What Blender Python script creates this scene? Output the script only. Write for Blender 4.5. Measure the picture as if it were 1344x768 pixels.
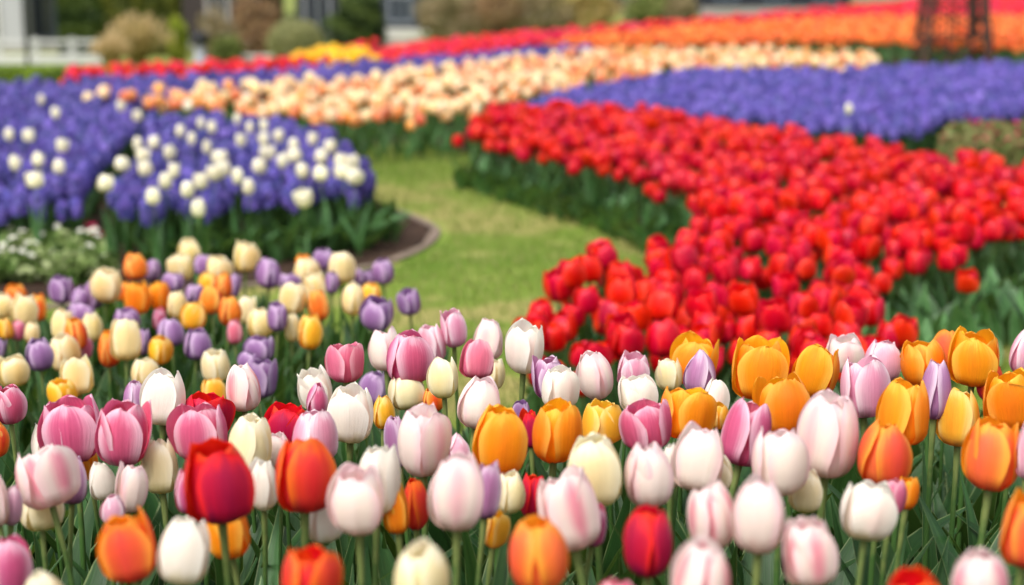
import bpy, math, random
import numpy as np

sc = bpy.context.scene
for o in list(bpy.data.objects):
    bpy.data.objects.remove(o)
C = sc.collection
rng = np.random.default_rng(7)
random.seed(7)

# ------------------------------------------------------------------ camera
F_PX, CX, CY, CAM_H = 2240.0, 672.0, 384.0, 1.1
TH = math.atan(444.0 / 2240.0)
cam = bpy.data.cameras.new('camera')
cam.lens = 60; cam.sensor_width = 36; cam.clip_start = 0.05; cam.clip_end = 900
cam.dof.use_dof = True; cam.dof.focus_distance = 2.12; cam.dof.aperture_fstop = 3.8
cam_o = bpy.data.objects.new('camera', cam); C.objects.link(cam_o)
cam_o.location = (0, 0, CAM_H)
cam_o.rotation_euler = (math.pi / 2 - TH, 0, 0)
sc.camera = cam_o

# ------------------------------------------------------------------ world and sun
SUN_EL, SUN_AZ = math.radians(56), math.radians(215)     # azimuth from +Y, clockwise
w = bpy.data.worlds.new('World'); sc.world = w; w.use_nodes = True
nt = w.node_tree
sky = nt.nodes.new('ShaderNodeTexSky'); sky.sky_type = 'NISHITA'; sky.sun_disc = False
sky.sun_elevation = SUN_EL; sky.sun_rotation = SUN_AZ
sky.air_density = 1.0; sky.dust_density = 4.0; sky.ozone_density = 1.0
cloud = nt.nodes.new('ShaderNodeHueSaturation'); cloud.inputs['Saturation'].default_value = .36   # pale cloudy sky
nt.links.new(sky.outputs[0], cloud.inputs['Color']); nt.links.new(cloud.outputs[0], nt.nodes['Background'].inputs[0])
nt.nodes['Background'].inputs[1].default_value = 0.15
sun = bpy.data.lights.new('sun', 'SUN'); sun.energy = 1.9; sun.angle = math.radians(22); sun.color = (1.0, 0.95, 0.89)
sun_o = bpy.data.objects.new('sun', sun); C.objects.link(sun_o)
sx, sy, sz = math.sin(SUN_AZ) * math.cos(SUN_EL), math.cos(SUN_AZ) * math.cos(SUN_EL), math.sin(SUN_EL)
from mathutils import Vector, Matrix, Euler
sun_o.rotation_euler = Vector((sx, sy, sz)).to_track_quat('Z', 'Y').to_euler()
sc.view_settings.view_transform = 'Standard'; sc.view_settings.look = 'None'
sc.view_settings.exposure = 0.70; sc.view_settings.gamma = 1.0
sc.view_settings.use_curve_mapping = False
sc.render.engine = 'CYCLES'
sc.cycles.use_denoising = True
sc.cycles.max_bounces = 7; sc.cycles.diffuse_bounces = 4; sc.cycles.glossy_bounces = 2
sc.cycles.transmission_bounces = 5; sc.cycles.transparent_max_bounces = 4
sc.cycles.caustics_reflective = False; sc.cycles.caustics_refractive = False

# ------------------------------------------------------------------ pixel -> place
def ray(px, py):
    a, b = (px - CX) / F_PX, -(py - CY) / F_PX
    return np.array([a, math.cos(TH) + b * math.sin(TH), -math.sin(TH) + b * math.cos(TH)])
def on_plane(px, py, z):
    d = ray(px, py); t = (z - CAM_H) / d[2]
    return np.array([0, 0, CAM_H]) + d * t, t
def at_depth(px, py, Y):
    d = ray(px, py); t = Y / d[1]
    return np.array([0, 0, CAM_H]) + d * t, t
def to_pix(p):
    q = np.asarray(p, float) - np.array([0, 0, CAM_H])
    zc = q[..., 1] * math.cos(TH) - q[..., 2] * math.sin(TH)
    yc = q[..., 1] * math.sin(TH) + q[..., 2] * math.cos(TH)
    return CX + F_PX * q[..., 0] / zc, CY - F_PX * yc / zc, zc

# far edge of the flower field (X -> Y) and the level of the grounds beyond it
EDGE_X = [-14, -5, -3.3, -2.15, -1.7, -0.54, 0.23, 1.65, 3.4, 7.1, 10.8, 20]
EDGE_Y = [12.5, 13.5, 14.6, 16.0, 17.6, 19.4, 20.4, 22.4, 25.0, 31.5, 37.0, 39]
BASE_PX = [-900, 0, 400, 525, 830, 1100, 1344, 2200]
BASE_PY = [84, 82, 77, 57, 36, 23, 12, 8]
def terrain(X, Y):
    X = np.asarray(X, float); Y = np.asarray(Y, float)
    e = np.interp(X, EDGE_X, EDGE_Y)
    px = CX + F_PX * X / np.maximum(Y, 1.0)
    zb = CAM_H - (np.interp(px, BASE_PX, BASE_PY) + 60) / F_PX * 40
    s = np.clip((Y - e) / np.maximum(40 - e, 0.5), 0, 1)
    return zb * s * np.clip((Y - 11) / 3, 0, 1)

# ------------------------------------------------------------------ mesh helpers
def srgb(h):
    h = h.lstrip('#')
    v = [int(h[i:i + 2], 16) / 255 for i in (0, 2, 4)]
    return tuple(c / 12.92 if c <= 0.04045 else ((c + 0.055) / 1.055) ** 2.4 for c in v)

class Buf:
    def __init__(s): s.V = []; s.F = []; s.UV = []; s.PR = []; s.M = []; s.n = 0
    def add(s, V, F, UV=None, pr=0.5, m=0):
        V = np.asarray(V, float); F = np.asarray(F, int)
        k = len(V)
        s.V.append(V); s.F.append(F + s.n)
        s.UV.append(np.zeros((k, 2)) if UV is None else np.asarray(UV, float))
        s.PR.append(np.full(k, pr) if np.isscalar(pr) else np.asarray(pr, float))
        s.M.append(np.full(len(F), m)); s.n += k
    def arrays(s):
        return (np.concatenate(s.V), np.concatenate(s.F), np.concatenate(s.UV), np.concatenate(s.PR), np.concatenate(s.M))
    def merge(s, arr, R=None, T=None, scale=1.0, dpr=None):
        V, F, UV, PR, M = arr
        V = V * scale
        if R is not None: V = V @ R.T
        if T is not None: V = V + T
        s.V.append(V); s.F.append(F + s.n); s.UV.append(UV)
        s.PR.append(PR if dpr is None else np.mod(PR + dpr, 1.0)); s.M.append(M); s.n += len(V)

def rotz(a):
    c, s = math.cos(a), math.sin(a)
    return np.array([[c, -s, 0], [s, c, 0], [0, 0, 1.0]])

def make_mesh(name, buf, mats, smooth=True):
    V, F, UV, PR, M = buf if isinstance(buf, tuple) else buf.arrays()
    me = bpy.data.meshes.new(name)
    k = F.shape[1]
    me.vertices.add(len(V)); me.vertices.foreach_set('co', V.astype(np.float32).ravel())
    me.loops.add(F.size); me.loops.foreach_set('vertex_index', F.astype(np.int32).ravel())
    me.polygons.add(len(F))
    me.polygons.foreach_set('loop_start', (np.arange(len(F)) * k).astype(np.int32))
    me.polygons.foreach_set('loop_total', np.full(len(F), k, np.int32))
    me.polygons.foreach_set('material_index', M.astype(np.int32))
    me.polygons.foreach_set('use_smooth', np.full(len(F), smooth))
    uvl = me.uv_layers.new(name='UVMap')
    uvl.data.foreach_set('uv', UV[F.ravel()].astype(np.float32).ravel())
    at = me.attributes.new('pr', 'FLOAT', 'POINT'); at.data.foreach_set('value', PR.astype(np.float32))
    me.update(calc_edges=True); me.validate()
    for m in (mats if isinstance(mats, (list, tuple)) else [mats]): me.materials.append(m)
    return me

def link(name, me, parent=None, loc=None, rot=None):
    o = bpy.data.objects.new(name, me); C.objects.link(o)
    if parent is not None: o.parent = parent
    if loc is not None: o.location = loc
    if rot is not None: o.rotation_euler = rot
    return o
def tag(o, label=None, cat=None, group=None, kind=None):
    if label: o['label'] = label
    if cat: o['category'] = cat
    if group: o['group'] = group
    if kind: o['kind'] = kind
    return o
def empty(name, loc, label, cat, group=None, rz=0):
    o = bpy.data.objects.new(name, None); C.objects.link(o)
    o.location = loc; o.rotation_euler = (0, 0, rz); o.empty_display_size = 0.05
    return tag(o, label, cat, group)
def copy_tree(o, parent=None):
    c = o.copy(); C.objects.link(c); c.parent = parent
    for ch in o.children: copy_tree(ch, c)
    return c

def grid_faces(nv, nu):
    i = np.arange(nv - 1)[:, None] * nu + np.arange(nu - 1)[None, :]
    i = i.ravel()
    return np.stack([i, i + 1, i + nu + 1, i + nu], 1)

def crom(x, xs, ys):
    """smooth interpolation through control points"""
    xs = np.asarray(xs, float); ys = np.asarray(ys, float)
    m = np.gradient(ys, xs)
    i = np.clip(np.searchsorted(xs, x, side='right') - 1, 0, len(xs) - 2)
    h = xs[i + 1] - xs[i]; t = (x - xs[i]) / h
    return ((2 * t**3 - 3 * t**2 + 1) * ys[i] + (t**3 - 2 * t**2 + t) * h * m[i]
            + (-2 * t**3 + 3 * t**2) * ys[i + 1] + (t**3 - t**2) * h * m[i + 1])

# ------------------------------------------------------------------ plants
def flower(seed, H, R, opn, nu=11, nv=17, petals=6, ruff=1.0, point=0.0):
    """A tulip head: petals in two whorls, base at the origin."""
    r = np.random.default_rng(seed)
    b = Buf(); v = 1 - (1 - np.linspace(0, 1, nv)) ** 1.45; u = np.linspace(-1, 1, nu)
    F = grid_faces(nv, nu)
    bl = r.uniform(-.07, .05)
    ph0 = -math.pi / 2 + r.normal(0, .6) + (math.pi / 3 if r.random() < .3 else 0)
    opn = opn * .98 - .06
    for k in range(petals):
        inner = k % 2
        if petals > 6 and k >= 6: inner = 2
        ph = ph0 + k * 2 * math.pi / min(petals, 6) + r.normal(0, 0.07) + (0.5 if k >= 6 else 0)
        op = opn + r.normal(0, 0.06) - 0.05 * inner
        if r.random() < 0.15 and ruff > 0.5: op += r.uniform(.15, .6)
        hh = H * r.uniform(0.90, 1.02) * (1.0 if inner == 0 else .965 - 0.04 * (inner == 2))
        tip = 0.26 + 0.66 * op; up = 0.76 + 0.28 * op
        rad = R * crom(v, [0, .07, .2, .42, .72, 1], [.10, .50 + bl, .86 + bl, 1.0 + .04 * op, up + .04 - bl * .4, tip])
        rad = rad * (1.03 if inner == 0 else (0.90 if inner == 1 else 0.78))
        z = hh * crom(v, [0, .07, .2, .42, .72, 1], [0, .025, .13, .37, .71, 1.0])
        W = R * (1.20 if inner == 0 else 1.12) * r.uniform(0.94, 1.05)
        pt = 3.1 + r.uniform(-.35, .7) - 1.0 * point
        wid = W * np.clip(0.24 + 1.05 * np.clip(v, 0, 1) ** 0.62, 0, 1.04) * np.clip(1 - v ** pt, 0, 1) ** (0.50 + 0.16 * point)
        U, Vv = np.meshgrid(u, v)
        hw = wid[:, None]; rr = rad[:, None]
        # how strongly the blade wraps round the cup
        ang = U * np.minimum(hw / np.maximum(rr * 1.04, 0.3 * R), 1.32)
        rloc = rr * (1 + (0.09 + 0.07 * op) * (np.abs(U) ** 2.5) * np.sin(np.pi * Vv ** .8) ** .7 * (1 if inner == 0 else .5))
        rloc = rloc + R * 0.035 * np.exp(-(U / 0.16) ** 2) * np.sin(np.pi * Vv) * (1 if inner == 0 else .5)
        rloc = rloc * (1 + .055 * U * (1 if inner == 0 else .5))
        rw = R * 0.028 * ruff
        rloc = rloc + rw * np.sin(U * 4.2 + r.uniform(0, 6)) * Vv ** 2 + rw * .8 * np.sin(Vv * 7 + r.uniform(0, 6)) * np.abs(U) * Vv
        zz = z[:, None] - H * 0.03 * (U ** 2) * Vv ** 3 + H * 0.006 * ruff * np.sin(U * 6 + r.uniform(0, 6)) * Vv ** 4
        rloc = rloc + R * .014 * ruff * np.sin(U * 8.5 + r.uniform(0, 6)) * np.sin(np.pi * Vv)
        # slight curl of the tip
        rloc = rloc + R * r.uniform(-.10, .08) * np.clip((Vv - .8) / .2, 0, 1) ** 2
        tw = r.normal(0, 0.05)
        a = ph + ang + tw * Vv + r.normal(0, .10) * Vv ** 2
        P = np.stack([rloc * np.cos(a), rloc * np.sin(a), zz], -1).reshape(-1, 3)
        UV = np.stack([(U + 1) / 2, Vv], -1).reshape(-1, 2)
        b.add(P, F, UV, pr=r.random())
    return b.arrays()

def leaf_geo(r, length, width, nu=5, nv=10, lean=None, az=0.0, bend=None, twist=None):
    lean = r.uniform(0.10, 0.35) if lean is None else lean
    bend = r.uniform(0.2, 0.9) if bend is None else bend
    twist = r.normal(0, 0.35) if twist is None else twist
    v = np.linspace(0, 1, nv); u = np.linspace(-1, 1, nu)
    ang = lean + bend * v ** 2.2                 # angle away from vertical
    ds = length / (nv - 1)
    x = np.concatenate([[0], np.cumsum(np.sin(ang[:-1]) * ds)]); z = np.concatenate([[0], np.cumsum(np.cos(ang[:-1]) * ds)])
    wv = width * (0.30 + 0.95 * np.sin(np.pi * np.clip(v, 0, 1) ** 0.8) ** 0.8) * (1 - v ** 5) * 0.5
    wv = np.maximum(wv, width * 0.01)
    U, Vv = np.meshgrid(u, v)
    fold = 0.55 * (1 - 0.6 * Vv)
    tw = twist * Vv
    sx_ = U * wv[:, None] * np.cos(fold * np.abs(U))
    up = np.abs(U) * wv[:, None] * np.sin(fold) + 0.06 * wv[:, None] * np.sin(Vv * 11 + U * 2)
    nx, nz = np.cos(ang)[:, None] * -1, np.sin(ang)[:, None]      # inner normal (towards the stem)
    px = x[:, None] + (up * np.cos(tw) - sx_ * np.sin(tw)) * nx
    pz = z[:, None] + (up * np.cos(tw) - sx_ * np.sin(tw)) * nz
    py = sx_ * np.cos(tw) + up * np.sin(tw)
    P = np.stack([px, py, pz], -1).reshape(-1, 3) @ rotz(az).T
    UV = np.stack([(U + 1) / 2, Vv], -1).reshape(-1, 2)
    return P, grid_faces(nv, nu), UV

def tube(pts, rad, n=8):
    pts = np.asarray(pts, float); m = len(pts)
    rad = np.broadcast_to(rad, (m,))
    T = np.gradient(pts, axis=0); T /= np.linalg.norm(T, axis=1)[:, None]
    ref = np.array([0, 1, 0.0]) if abs(T[0][1]) < 0.9 else np.array([1.0, 0, 0])
    A = np.cross(T, ref); A /= np.linalg.norm(A, axis=1)[:, None]; B = np.cross(T, A)
    a = np.linspace(0, 2 * math.pi, n + 1)
    P = pts[:, None, :] + rad[:, None, None] * (np.cos(a)[None, :, None] * A[:, None, :] + np.sin(a)[None, :, None] * B[:, None, :])
    UV = np.stack(np.meshgrid(np.linspace(0, 1, n + 1), np.linspace(0, 1, m)), -1).reshape(-1, 2)
    return P.reshape(-1, 3), grid_faces(m, n + 1), UV

def box(b, x0, x1, y0, y1, z0, z1, m=0, pr=0.5):
    V = np.array([[x, y, z] for z in (z0, z1) for y in (y0, y1) for x in (x0, x1)], float)
    F = np.array([[0, 2, 3, 1], [4, 5, 7, 6], [0, 1, 5, 4], [2, 6, 7, 3], [0, 4, 6, 2], [1, 3, 7, 5]])
    Vd = V[F.ravel()]; Fd = np.arange(24).reshape(6, 4)
    b.add(Vd, Fd, np.tile([[0, 0], [1, 0], [1, 1], [0, 1]], (6, 1)), pr, m)

def leaf_cloud(r, n, rx, ry, rz, size, zc=None, box_=False, lump=0.25, flat=0.0, aspect=1.6):
    """n small leaves through a lumpy crown standing on z = 0"""
    zc = rz if zc is None else zc
    if box_:
        P = r.uniform(-1, 1, (n, 3)); ax = r.integers(0, 3, n); sgn = np.where(r.random(n) < .5, -1, 1)
        dep = 1 - np.abs(r.normal(0, 0.05, n)); P[np.arange(n), ax] = sgn * dep
        P = P * [rx, ry, rz] + [0, 0, zc]
    else:
        D = r.normal(size=(n, 3)); D /= np.linalg.norm(D, axis=1)[:, None]
        k = r.normal(size=(7, 3)) * 3; ph = r.uniform(0, 6, 7)
        l = np.sin(D @ k.T + ph).mean(1)
        rad = (1 - np.abs(r.normal(0, .22, n))) * (1 + lump * l * 1.6)
        P = D * rad[:, None] * [rx, ry, rz] + [0, 0, zc]
        P[:, 2] = np.where(P[:, 2] < 0.02, .02 + .25 * rz * r.random(n), P[:, 2])
    a = r.normal(size=(n, 3)); a[:, 2] *= (1 - flat); a /= np.linalg.norm(a, axis=1)[:, None]
    t = r.normal(size=(n, 3)); t -= (t * a).sum(1)[:, None] * a; t /= np.linalg.norm(t, axis=1)[:, None]
    s = size * r.uniform(.6, 1.3, n)[:, None]
    Q = np.stack([P - t * s * .5, P + a * s * aspect * .5, P + t * s * .5 + 0, P - a * s * aspect * .5], 1)
    clump = (np.sin(P @ r.normal(size=3) * 6 / max(rx, .1)) + 1) / 2
    pr = np.clip(.5 * r.random(n) + .5 * clump, 0, .999)
    return Q.reshape(-1, 3), np.arange(4 * n).reshape(n, 4), np.tile([[0, .5], [.5, 1], [1, .5], [.5, 0]], (n, 1)), np.repeat(pr, 4)

# ------------------------------------------------------------------ materials
def new_mat(name):
    m = bpy.data.materials.new(name); m.use_nodes = True
    nt = m.node_tree
    for n in list(nt.nodes): nt.nodes.remove(n)
    return m, nt
class N:
    def __init__(s, nt): s.nt = nt
    def val(s, x, sock):
        if x is None: return
        if isinstance(x, bpy.types.NodeSocket): s.nt.links.new(x, sock)
        else:
            if isinstance(x, tuple) and len(x) == 3 and len(sock.default_value) == 4: x = x + (1,)
            sock.default_value = x
    def math(s, op, a, b=None, clamp=False):
        n = s.nt.nodes.new('ShaderNodeMath'); n.operation = op; n.use_clamp = clamp
        s.val(a, n.inputs[0]); s.val(b, n.inputs[1]); return n.outputs[0]
    def mix(s, f, a, b, mode='MIX'):
        n = s.nt.nodes.new('ShaderNodeMix'); n.data_type = 'RGBA'; n.blend_type = mode
        s.val(f, n.inputs[0]); s.val(a, n.inputs[6]); s.val(b, n.inputs[7]); return n.outputs[2]
    def ramp(s, f, stops, interp='EASE'):
        n = s.nt.nodes.new('ShaderNodeValToRGB'); n.color_ramp.interpolation = interp
        e = n.color_ramp.elements
        while len(e) < len(stops): e.new(0.5)
        for i, (p, c) in enumerate(stops):
            e[i].position = p; e[i].color = tuple(c) + (1,) if not np.isscalar(c) else (c, c, c, 1)
        s.val(f, n.inputs[0]); return n.outputs[0]
    def smooth(s, x, a, b, lo=0.0, hi=1.0):
        n = s.nt.nodes.new('ShaderNodeMapRange'); n.interpolation_type = 'SMOOTHSTEP'
        s.val(x, n.inputs[0]); n.inputs[1].default_value = a; n.inputs[2].default_value = b
        n.inputs[3].default_value = lo; n.inputs[4].default_value = hi; return n.outputs[0]
    def noise(s, vec, scale, detail=3, rough=.5, dim='3D'):
        n = s.nt.nodes.new('ShaderNodeTexNoise'); n.noise_dimensions = dim
        if vec is not None: s.val(vec, n.inputs['Vector'])
        n.inputs['Scale'].default_value = scale; n.inputs['Detail'].default_value = detail; n.inputs['Roughness'].default_value = rough
        return n.outputs[0]
    def comb(s, x, y, z):
        n = s.nt.nodes.new('ShaderNodeCombineXYZ'); s.val(x, n.inputs[0]); s.val(y, n.inputs[1]); s.val(z, n.inputs[2]); return n.outputs[0]
    def uv(s):
        n = s.nt.nodes.new('ShaderNodeUVMap'); n.uv_map = 'UVMap'
        q = s.nt.nodes.new('ShaderNodeSeparateXYZ'); s.nt.links.new(n.outputs[0], q.inputs[0]); return q.outputs[0], q.outputs[1]
    def attr(s, name='pr'):
        n = s.nt.nodes.new('ShaderNodeAttribute'); n.attribute_name = name; return n.outputs['Fac']
    def rand(s): return s.nt.nodes.new('ShaderNodeObjectInfo').outputs['Random']
    def objc(s): return s.nt.nodes.new('ShaderNodeTexCoord').outputs['Object']
    def back(s): return s.nt.nodes.new('ShaderNodeNewGeometry').outputs['Backfacing']
    def hsv(s, col, h=None, sat=None, v=None):
        n = s.nt.nodes.new('ShaderNodeHueSaturation'); s.val(col, n.inputs['Color'])
        s.val(h, n.inputs['Hue']); s.val(sat, n.inputs['Saturation']); s.val(v, n.inputs['Value']); return n.outputs[0]
    def bump(s, h, strength=.3, dist=.002):
        n = s.nt.nodes.new('ShaderNodeBump'); n.inputs['Strength'].default_value = strength; n.inputs['Distance'].default_value = dist
        s.val(h, n.inputs['Height']); return n.outputs[0]
    def surf(s, col, rough=.5, spec=.35, trans=0.0, tcol=None, normal=None, metal=0, coat=0):
        p = s.nt.nodes.new('ShaderNodeBsdfPrincipled')
        s.val(col, p.inputs['Base Color']); s.val(rough, p.inputs['Roughness'])
        p.inputs['Specular IOR Level'].default_value = spec; p.inputs['Metallic'].default_value = metal
        p.inputs['Coat Weight'].default_value = coat
        if normal is not None: s.val(normal, p.inputs['Normal'])
        out = s.nt.nodes.new('ShaderNodeOutputMaterial'); o = p.outputs[0]
        if trans > 0:
            t = s.nt.nodes.new('ShaderNodeBsdfTranslucent'); s.val(tcol if tcol is not None else col, t.inputs[0])
            m = s.nt.nodes.new('ShaderNodeMixShader'); m.inputs[0].default_value = trans
            s.nt.links.new(o, m.inputs[1]); s.nt.links.new(t.outputs[0], m.inputs[2]); o = m.outputs[0]
        s.nt.links.new(o, out.inputs[0])

def petal_mat(name, base, body, tip, edge, edge_amt=.6, flame=None, flame_amt=0.0, inside=None, vary=.05, hue=.01, trans=.32, streak=.22, rough=.42, flame_all=False, edge_w=.24):
    m, nt = new_mat(name); n = N(nt)
    u, v = n.uv(); pr = n.attr(); rnd = n.rand()
    seed = n.math('ADD', n.math('MULTIPLY', pr, 37.0), n.math('MULTIPLY', rnd, 91.0))
    st = n.noise(n.comb(n.math('MULTIPLY', u, 34.0), n.math('MULTIPLY', v, 1.5), seed), 1.0, 4, .65)
    soft = n.noise(n.comb(n.math('MULTIPLY', u, 2.5), n.math('MULTIPLY', v, 2.0), seed), 1.0, 3, .55)
    vv = n.math('ADD', v, n.math('MULTIPLY', n.math('SUBTRACT', soft, .5), .5))
    vv = n.math('ADD', vv, n.math('MULTIPLY', n.math('SUBTRACT', st, .5), .18))
    col = n.ramp(vv, [(0.0, srgb(base)), (.38, srgb(body)), (.70, srgb(body)), (.98, srgb(tip))])
    au = n.math('ABSOLUTE', n.math('SUBTRACT', u, .5))
    if flame:
        fm = n.smooth(n.math('ADD', au, n.math('MULTIPLY', n.math('SUBTRACT', st, .5), .20)), .0, .30, 1, 0)
        fm = n.math('MULTIPLY', fm, n.smooth(vv, .12, .45)); fm = n.math('MULTIPLY', fm, n.smooth(vv, .75, 1.02, 1, 0))
        if not flame_all: fm = n.math('MULTIPLY', fm, n.smooth(pr, .45, .6))
        col = n.mix(n.math('MULTIPLY', fm, flame_amt), col, srgb(flame))
    em = n.smooth(n.math('ADD', au, n.math('MULTIPLY', n.math('SUBTRACT', st, .5), .14)), .5 - edge_w, .5)
    em = n.math('MAXIMUM', em, n.smooth(vv, .82, 1.05))
    em = n.math('MULTIPLY', em, n.smooth(v, .08, .4))
    col = n.mix(n.math('MULTIPLY', em, edge_amt), col, srgb(edge))
    if inside: col = n.mix(n.math('MULTIPLY', n.back(), .8), col, srgb(inside))
    val = n.math('ADD', 1 - streak * .7, n.math('MULTIPLY', st, streak * 1.4))
    mixr = n.math('FRACT', n.math('MULTIPLY', n.math('ADD', rnd, pr), 7.3))
    val = n.math('ADD', val, n.math('MULTIPLY', n.math('SUBTRACT', rnd, .5), vary))
    val = n.math('ADD', val, n.math('MULTIPLY', n.math('SUBTRACT', mixr, .5), vary * 1.4))
    hv = n.math('ADD', .5, n.math('MULTIPLY', n.math('SUBTRACT', n.math('FRACT', n.math('MULTIPLY', n.math('ADD', rnd, pr), 7.3)), .5), hue * 2))
    col = n.hsv(col, hv, 1.0, val)
    n.surf(col, rough=rough, spec=.3, trans=trans, normal=n.bump(st, .7, .0015))
    return m

PM = {
 'W': petal_mat('petal_ivory_white', '#e4d4a8', '#f6ece0', '#fffaec', '#fffcf2', .5, '#f3cfc8', .45, trans=.36, streak=.08, flame_all=False),
 'CW': petal_mat('petal_creamy_white', '#e2d48c', '#f6e8bc', '#fff6da', '#fffae4', .5, '#f6dc9c', .4, trans=.36, streak=.08),
 'WP': petal_mat('petal_white_pink_edge', '#e6c2b4', '#f8eade', '#fdf2ec', '#f4bfcd', .55, '#f0a0b4', .55, trans=.36, streak=.09, edge_w=.22),
 'WF': petal_mat('petal_white_pink_flame', '#e8c0b4', '#f8e8de', '#fff4ec', '#fbdcdf', .6, '#e8708f', .75, trans=.36, streak=.09, flame_all=True),
 'P': petal_mat('petal_rose_pink', '#a83468', '#d4668f', '#e59cb6', '#f4cbdb', .85, '#d04a78', .45, '#e0557f', trans=.3, streak=.42, flame_all=True, edge_w=.3),
 'PS': petal_mat('petal_salmon_pink', '#c8506e', '#e27a94', '#ee9db0', '#f6c6cf', .7, '#dc5c80', .4, '#e8708c', trans=.3, streak=.3, flame_all=True),
 'L': petal_mat('petal_lilac', '#8a5484', '#b886ae', '#cfa6c6', '#ecd8e6', .8, '#aa5890', .4, '#d486b0', trans=.28, streak=.3, flame_all=True),
 'LP': petal_mat('petal_pale_pink', '#c890a8', '#e9b2c6', '#f3cfda', '#fcecf0', .85, '#df7fa0', .6, '#efa8c0', trans=.32, streak=.28, flame_all=False),
 'O':  petal_mat('petal_golden_orange', '#ef7d1c', '#f99a1a', '#fdae26', '#ffca56', .7, '#f3861f', .5, '#ffb416', trans=.36, streak=.2, flame_all=True),
 'OR': petal_mat('petal_salmon_orange', '#dc5140', '#f2743a', '#f88c34', '#fdb140', .85, '#ec5c4a', .6, '#ff9a18', trans=.34, streak=.2, flame_all=True),
 'YO': petal_mat('petal_yellow_orange', '#f3b050', '#fbc23c', '#fdcf52', '#fde392', .8, '#f79a24', .6, '#fdc21e', trans=.36, streak=.15),
 'R':  petal_mat('petal_crimson', '#861850', '#c4163a', '#e81e22', '#fb3020', .9, '#a81848', .6, '#f41a10', trans=.3, streak=.3, flame_all=True, edge_w=.16),
 'RO': petal_mat('petal_scarlet_orange', '#c02248', '#e6382c', '#f4441e', '#fb7a28', .85, '#d62a40', .6, '#fa3c14', trans=.3, streak=.25, flame_all=True),
 'C':  petal_mat('petal_cream', '#eecb78', '#f8e3a6', '#fbefc8', '#fdf4d6', .6, '#f8d27c', .5, trans=.36, streak=.08),
 'U': petal_mat('petal_purple', '#80527f', '#a47aac', '#b896bf', '#d6bcd8', .8, '#86568e', .5, '#9668a4', trans=.28, streak=.3, flame_all=True),
 'OC': petal_mat('petal_orange_flame', '#e2532e', '#f5852a', '#fca43a', '#fccb6a', .8, '#ea4a26', .9, '#fc9a20', trans=.34, streak=.2, flame_all=False),
 'Y':  petal_mat('petal_yellow', '#f3a824', '#fbc236', '#fcd66a', '#fbe49a', .7, '#f9a51e', .5, '#fdbe1c', trans=.36, streak=.15),
 'RED': petal_mat('petal_bed_red', '#9a0426', '#da0a1e', '#f21a2a', '#fc3c3c', .6, '#b80a2c', .45, '#f0101a', vary=.22, hue=.010, trans=.34, streak=.35, rough=.28, flame_all=True),
 'PE': petal_mat('petal_bed_peach', '#ea7c3c', '#f59e58', '#fbbe84', '#fddcae', .75, '#ee6c30', .6, '#f8a860', vary=.12, hue=.03, trans=.36, flame_all=False),
 'PC': petal_mat('petal_bed_pale_peach', '#f5c27c', '#fce0a8', '#fef0ca', '#fff6de', .8, '#f9b870', .4, '#fbd8a0', vary=.08, hue=.02, trans=.36, flame_all=False),
 'OF': petal_mat('petal_bed_orange', '#e65420', '#f47632', '#fa9048', '#fcae68', .6, '#ec5824', .5, '#f87a2c', vary=.18, hue=.015, trans=.34),
 'WH': petal_mat('petal_bed_white', '#e2e2a8', '#f6f0d2', '#fdf8e6', '#fffcf0', .6, '#f4e6b4', .4, trans=.34, streak=.08),
 'DR': petal_mat('petal_band_red', '#b00a34', '#e0143a', '#f02a48', '#f84858', .6, '#c80a30', .5, '#f01a30', vary=.12, hue=.02, trans=.3),
 'YB': petal_mat('petal_band_yellow', '#f4ac08', '#fcc80c', '#fdd42c', '#fde060', .6, '#f8ac00', .3, '#fdc408', vary=.08, trans=.36),
}

def leaf_mat(name, dark, light, rim, trans=.22, vary=.12, rough=.42):
    m, nt = new_mat(name); n = N(nt)
    u, v = n.uv(); pr = n.attr(); rnd = n.rand()
    seed = n.math('ADD', n.math('MULTIPLY', pr, 37.0), n.math('MULTIPLY', rnd, 91.0))
    st = n.noise(n.comb(n.math('MULTIPLY', u, 34.0), n.math('MULTIPLY', v, 1.2), seed), 1.0, 2, .5)
    so = n.noise(n.comb(n.math('MULTIPLY', u, 2.0), n.math('MULTIPLY', v, 3.0), seed), 1.0, 3, .6)
    f = n.math('ADD', n.math('MULTIPLY', st, .45), n.math('MULTIPLY', so, .55))
    col = n.mix(n.smooth(f, .3, .7), srgb(dark), srgb(light))
    au = n.math('ABSOLUTE', n.math('SUBTRACT', u, .5))
    col = n.mix(n.math('MULTIPLY', n.smooth(au, .455, .5), .55), col, srgb(rim))
    val = n.math('ADD', 1.0, n.math('MULTIPLY', n.math('SUBTRACT', n.math('FRACT', n.math('ADD', n.math('MULTIPLY', pr, 5.1), rnd)), .5), vary * 2))
    col = n.hsv(col, None, None, val)
    n.surf(col, rough=rough, spec=.28, trans=trans, tcol=n.mix(.5, col, srgb('#7fa030')), normal=n.bump(st, .5, .001))
    return m
LEAF = leaf_mat('tulip_leaf', '#17361a', '#365b2c', '#a4b27a', vary=.25)
LEAF_BED = leaf_mat('bed_leaf', '#234826', '#5c8850', '#a4b898', vary=.45, rough=.36)
LEAF_HY = leaf_mat('hyacinth_leaf', '#23461f', '#44683a', '#7c9860', vary=.2)
def stem_mat(name, a, b):
    m, nt = new_mat(name); n = N(nt); u, v = n.uv()
    c = n.ramp(n.math('ADD', v, n.math('MULTIPLY', n.math('SUBTRACT', n.noise(n.objc(), 60, 2), .5), .3)), [(0, srgb(a)), (.8, srgb(a)), (1, srgb(b))])
    n.surf(c, rough=.45, spec=.35); return m
STEM = stem_mat('tulip_stem', '#3c5c2a', '#6f7a44')
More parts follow.
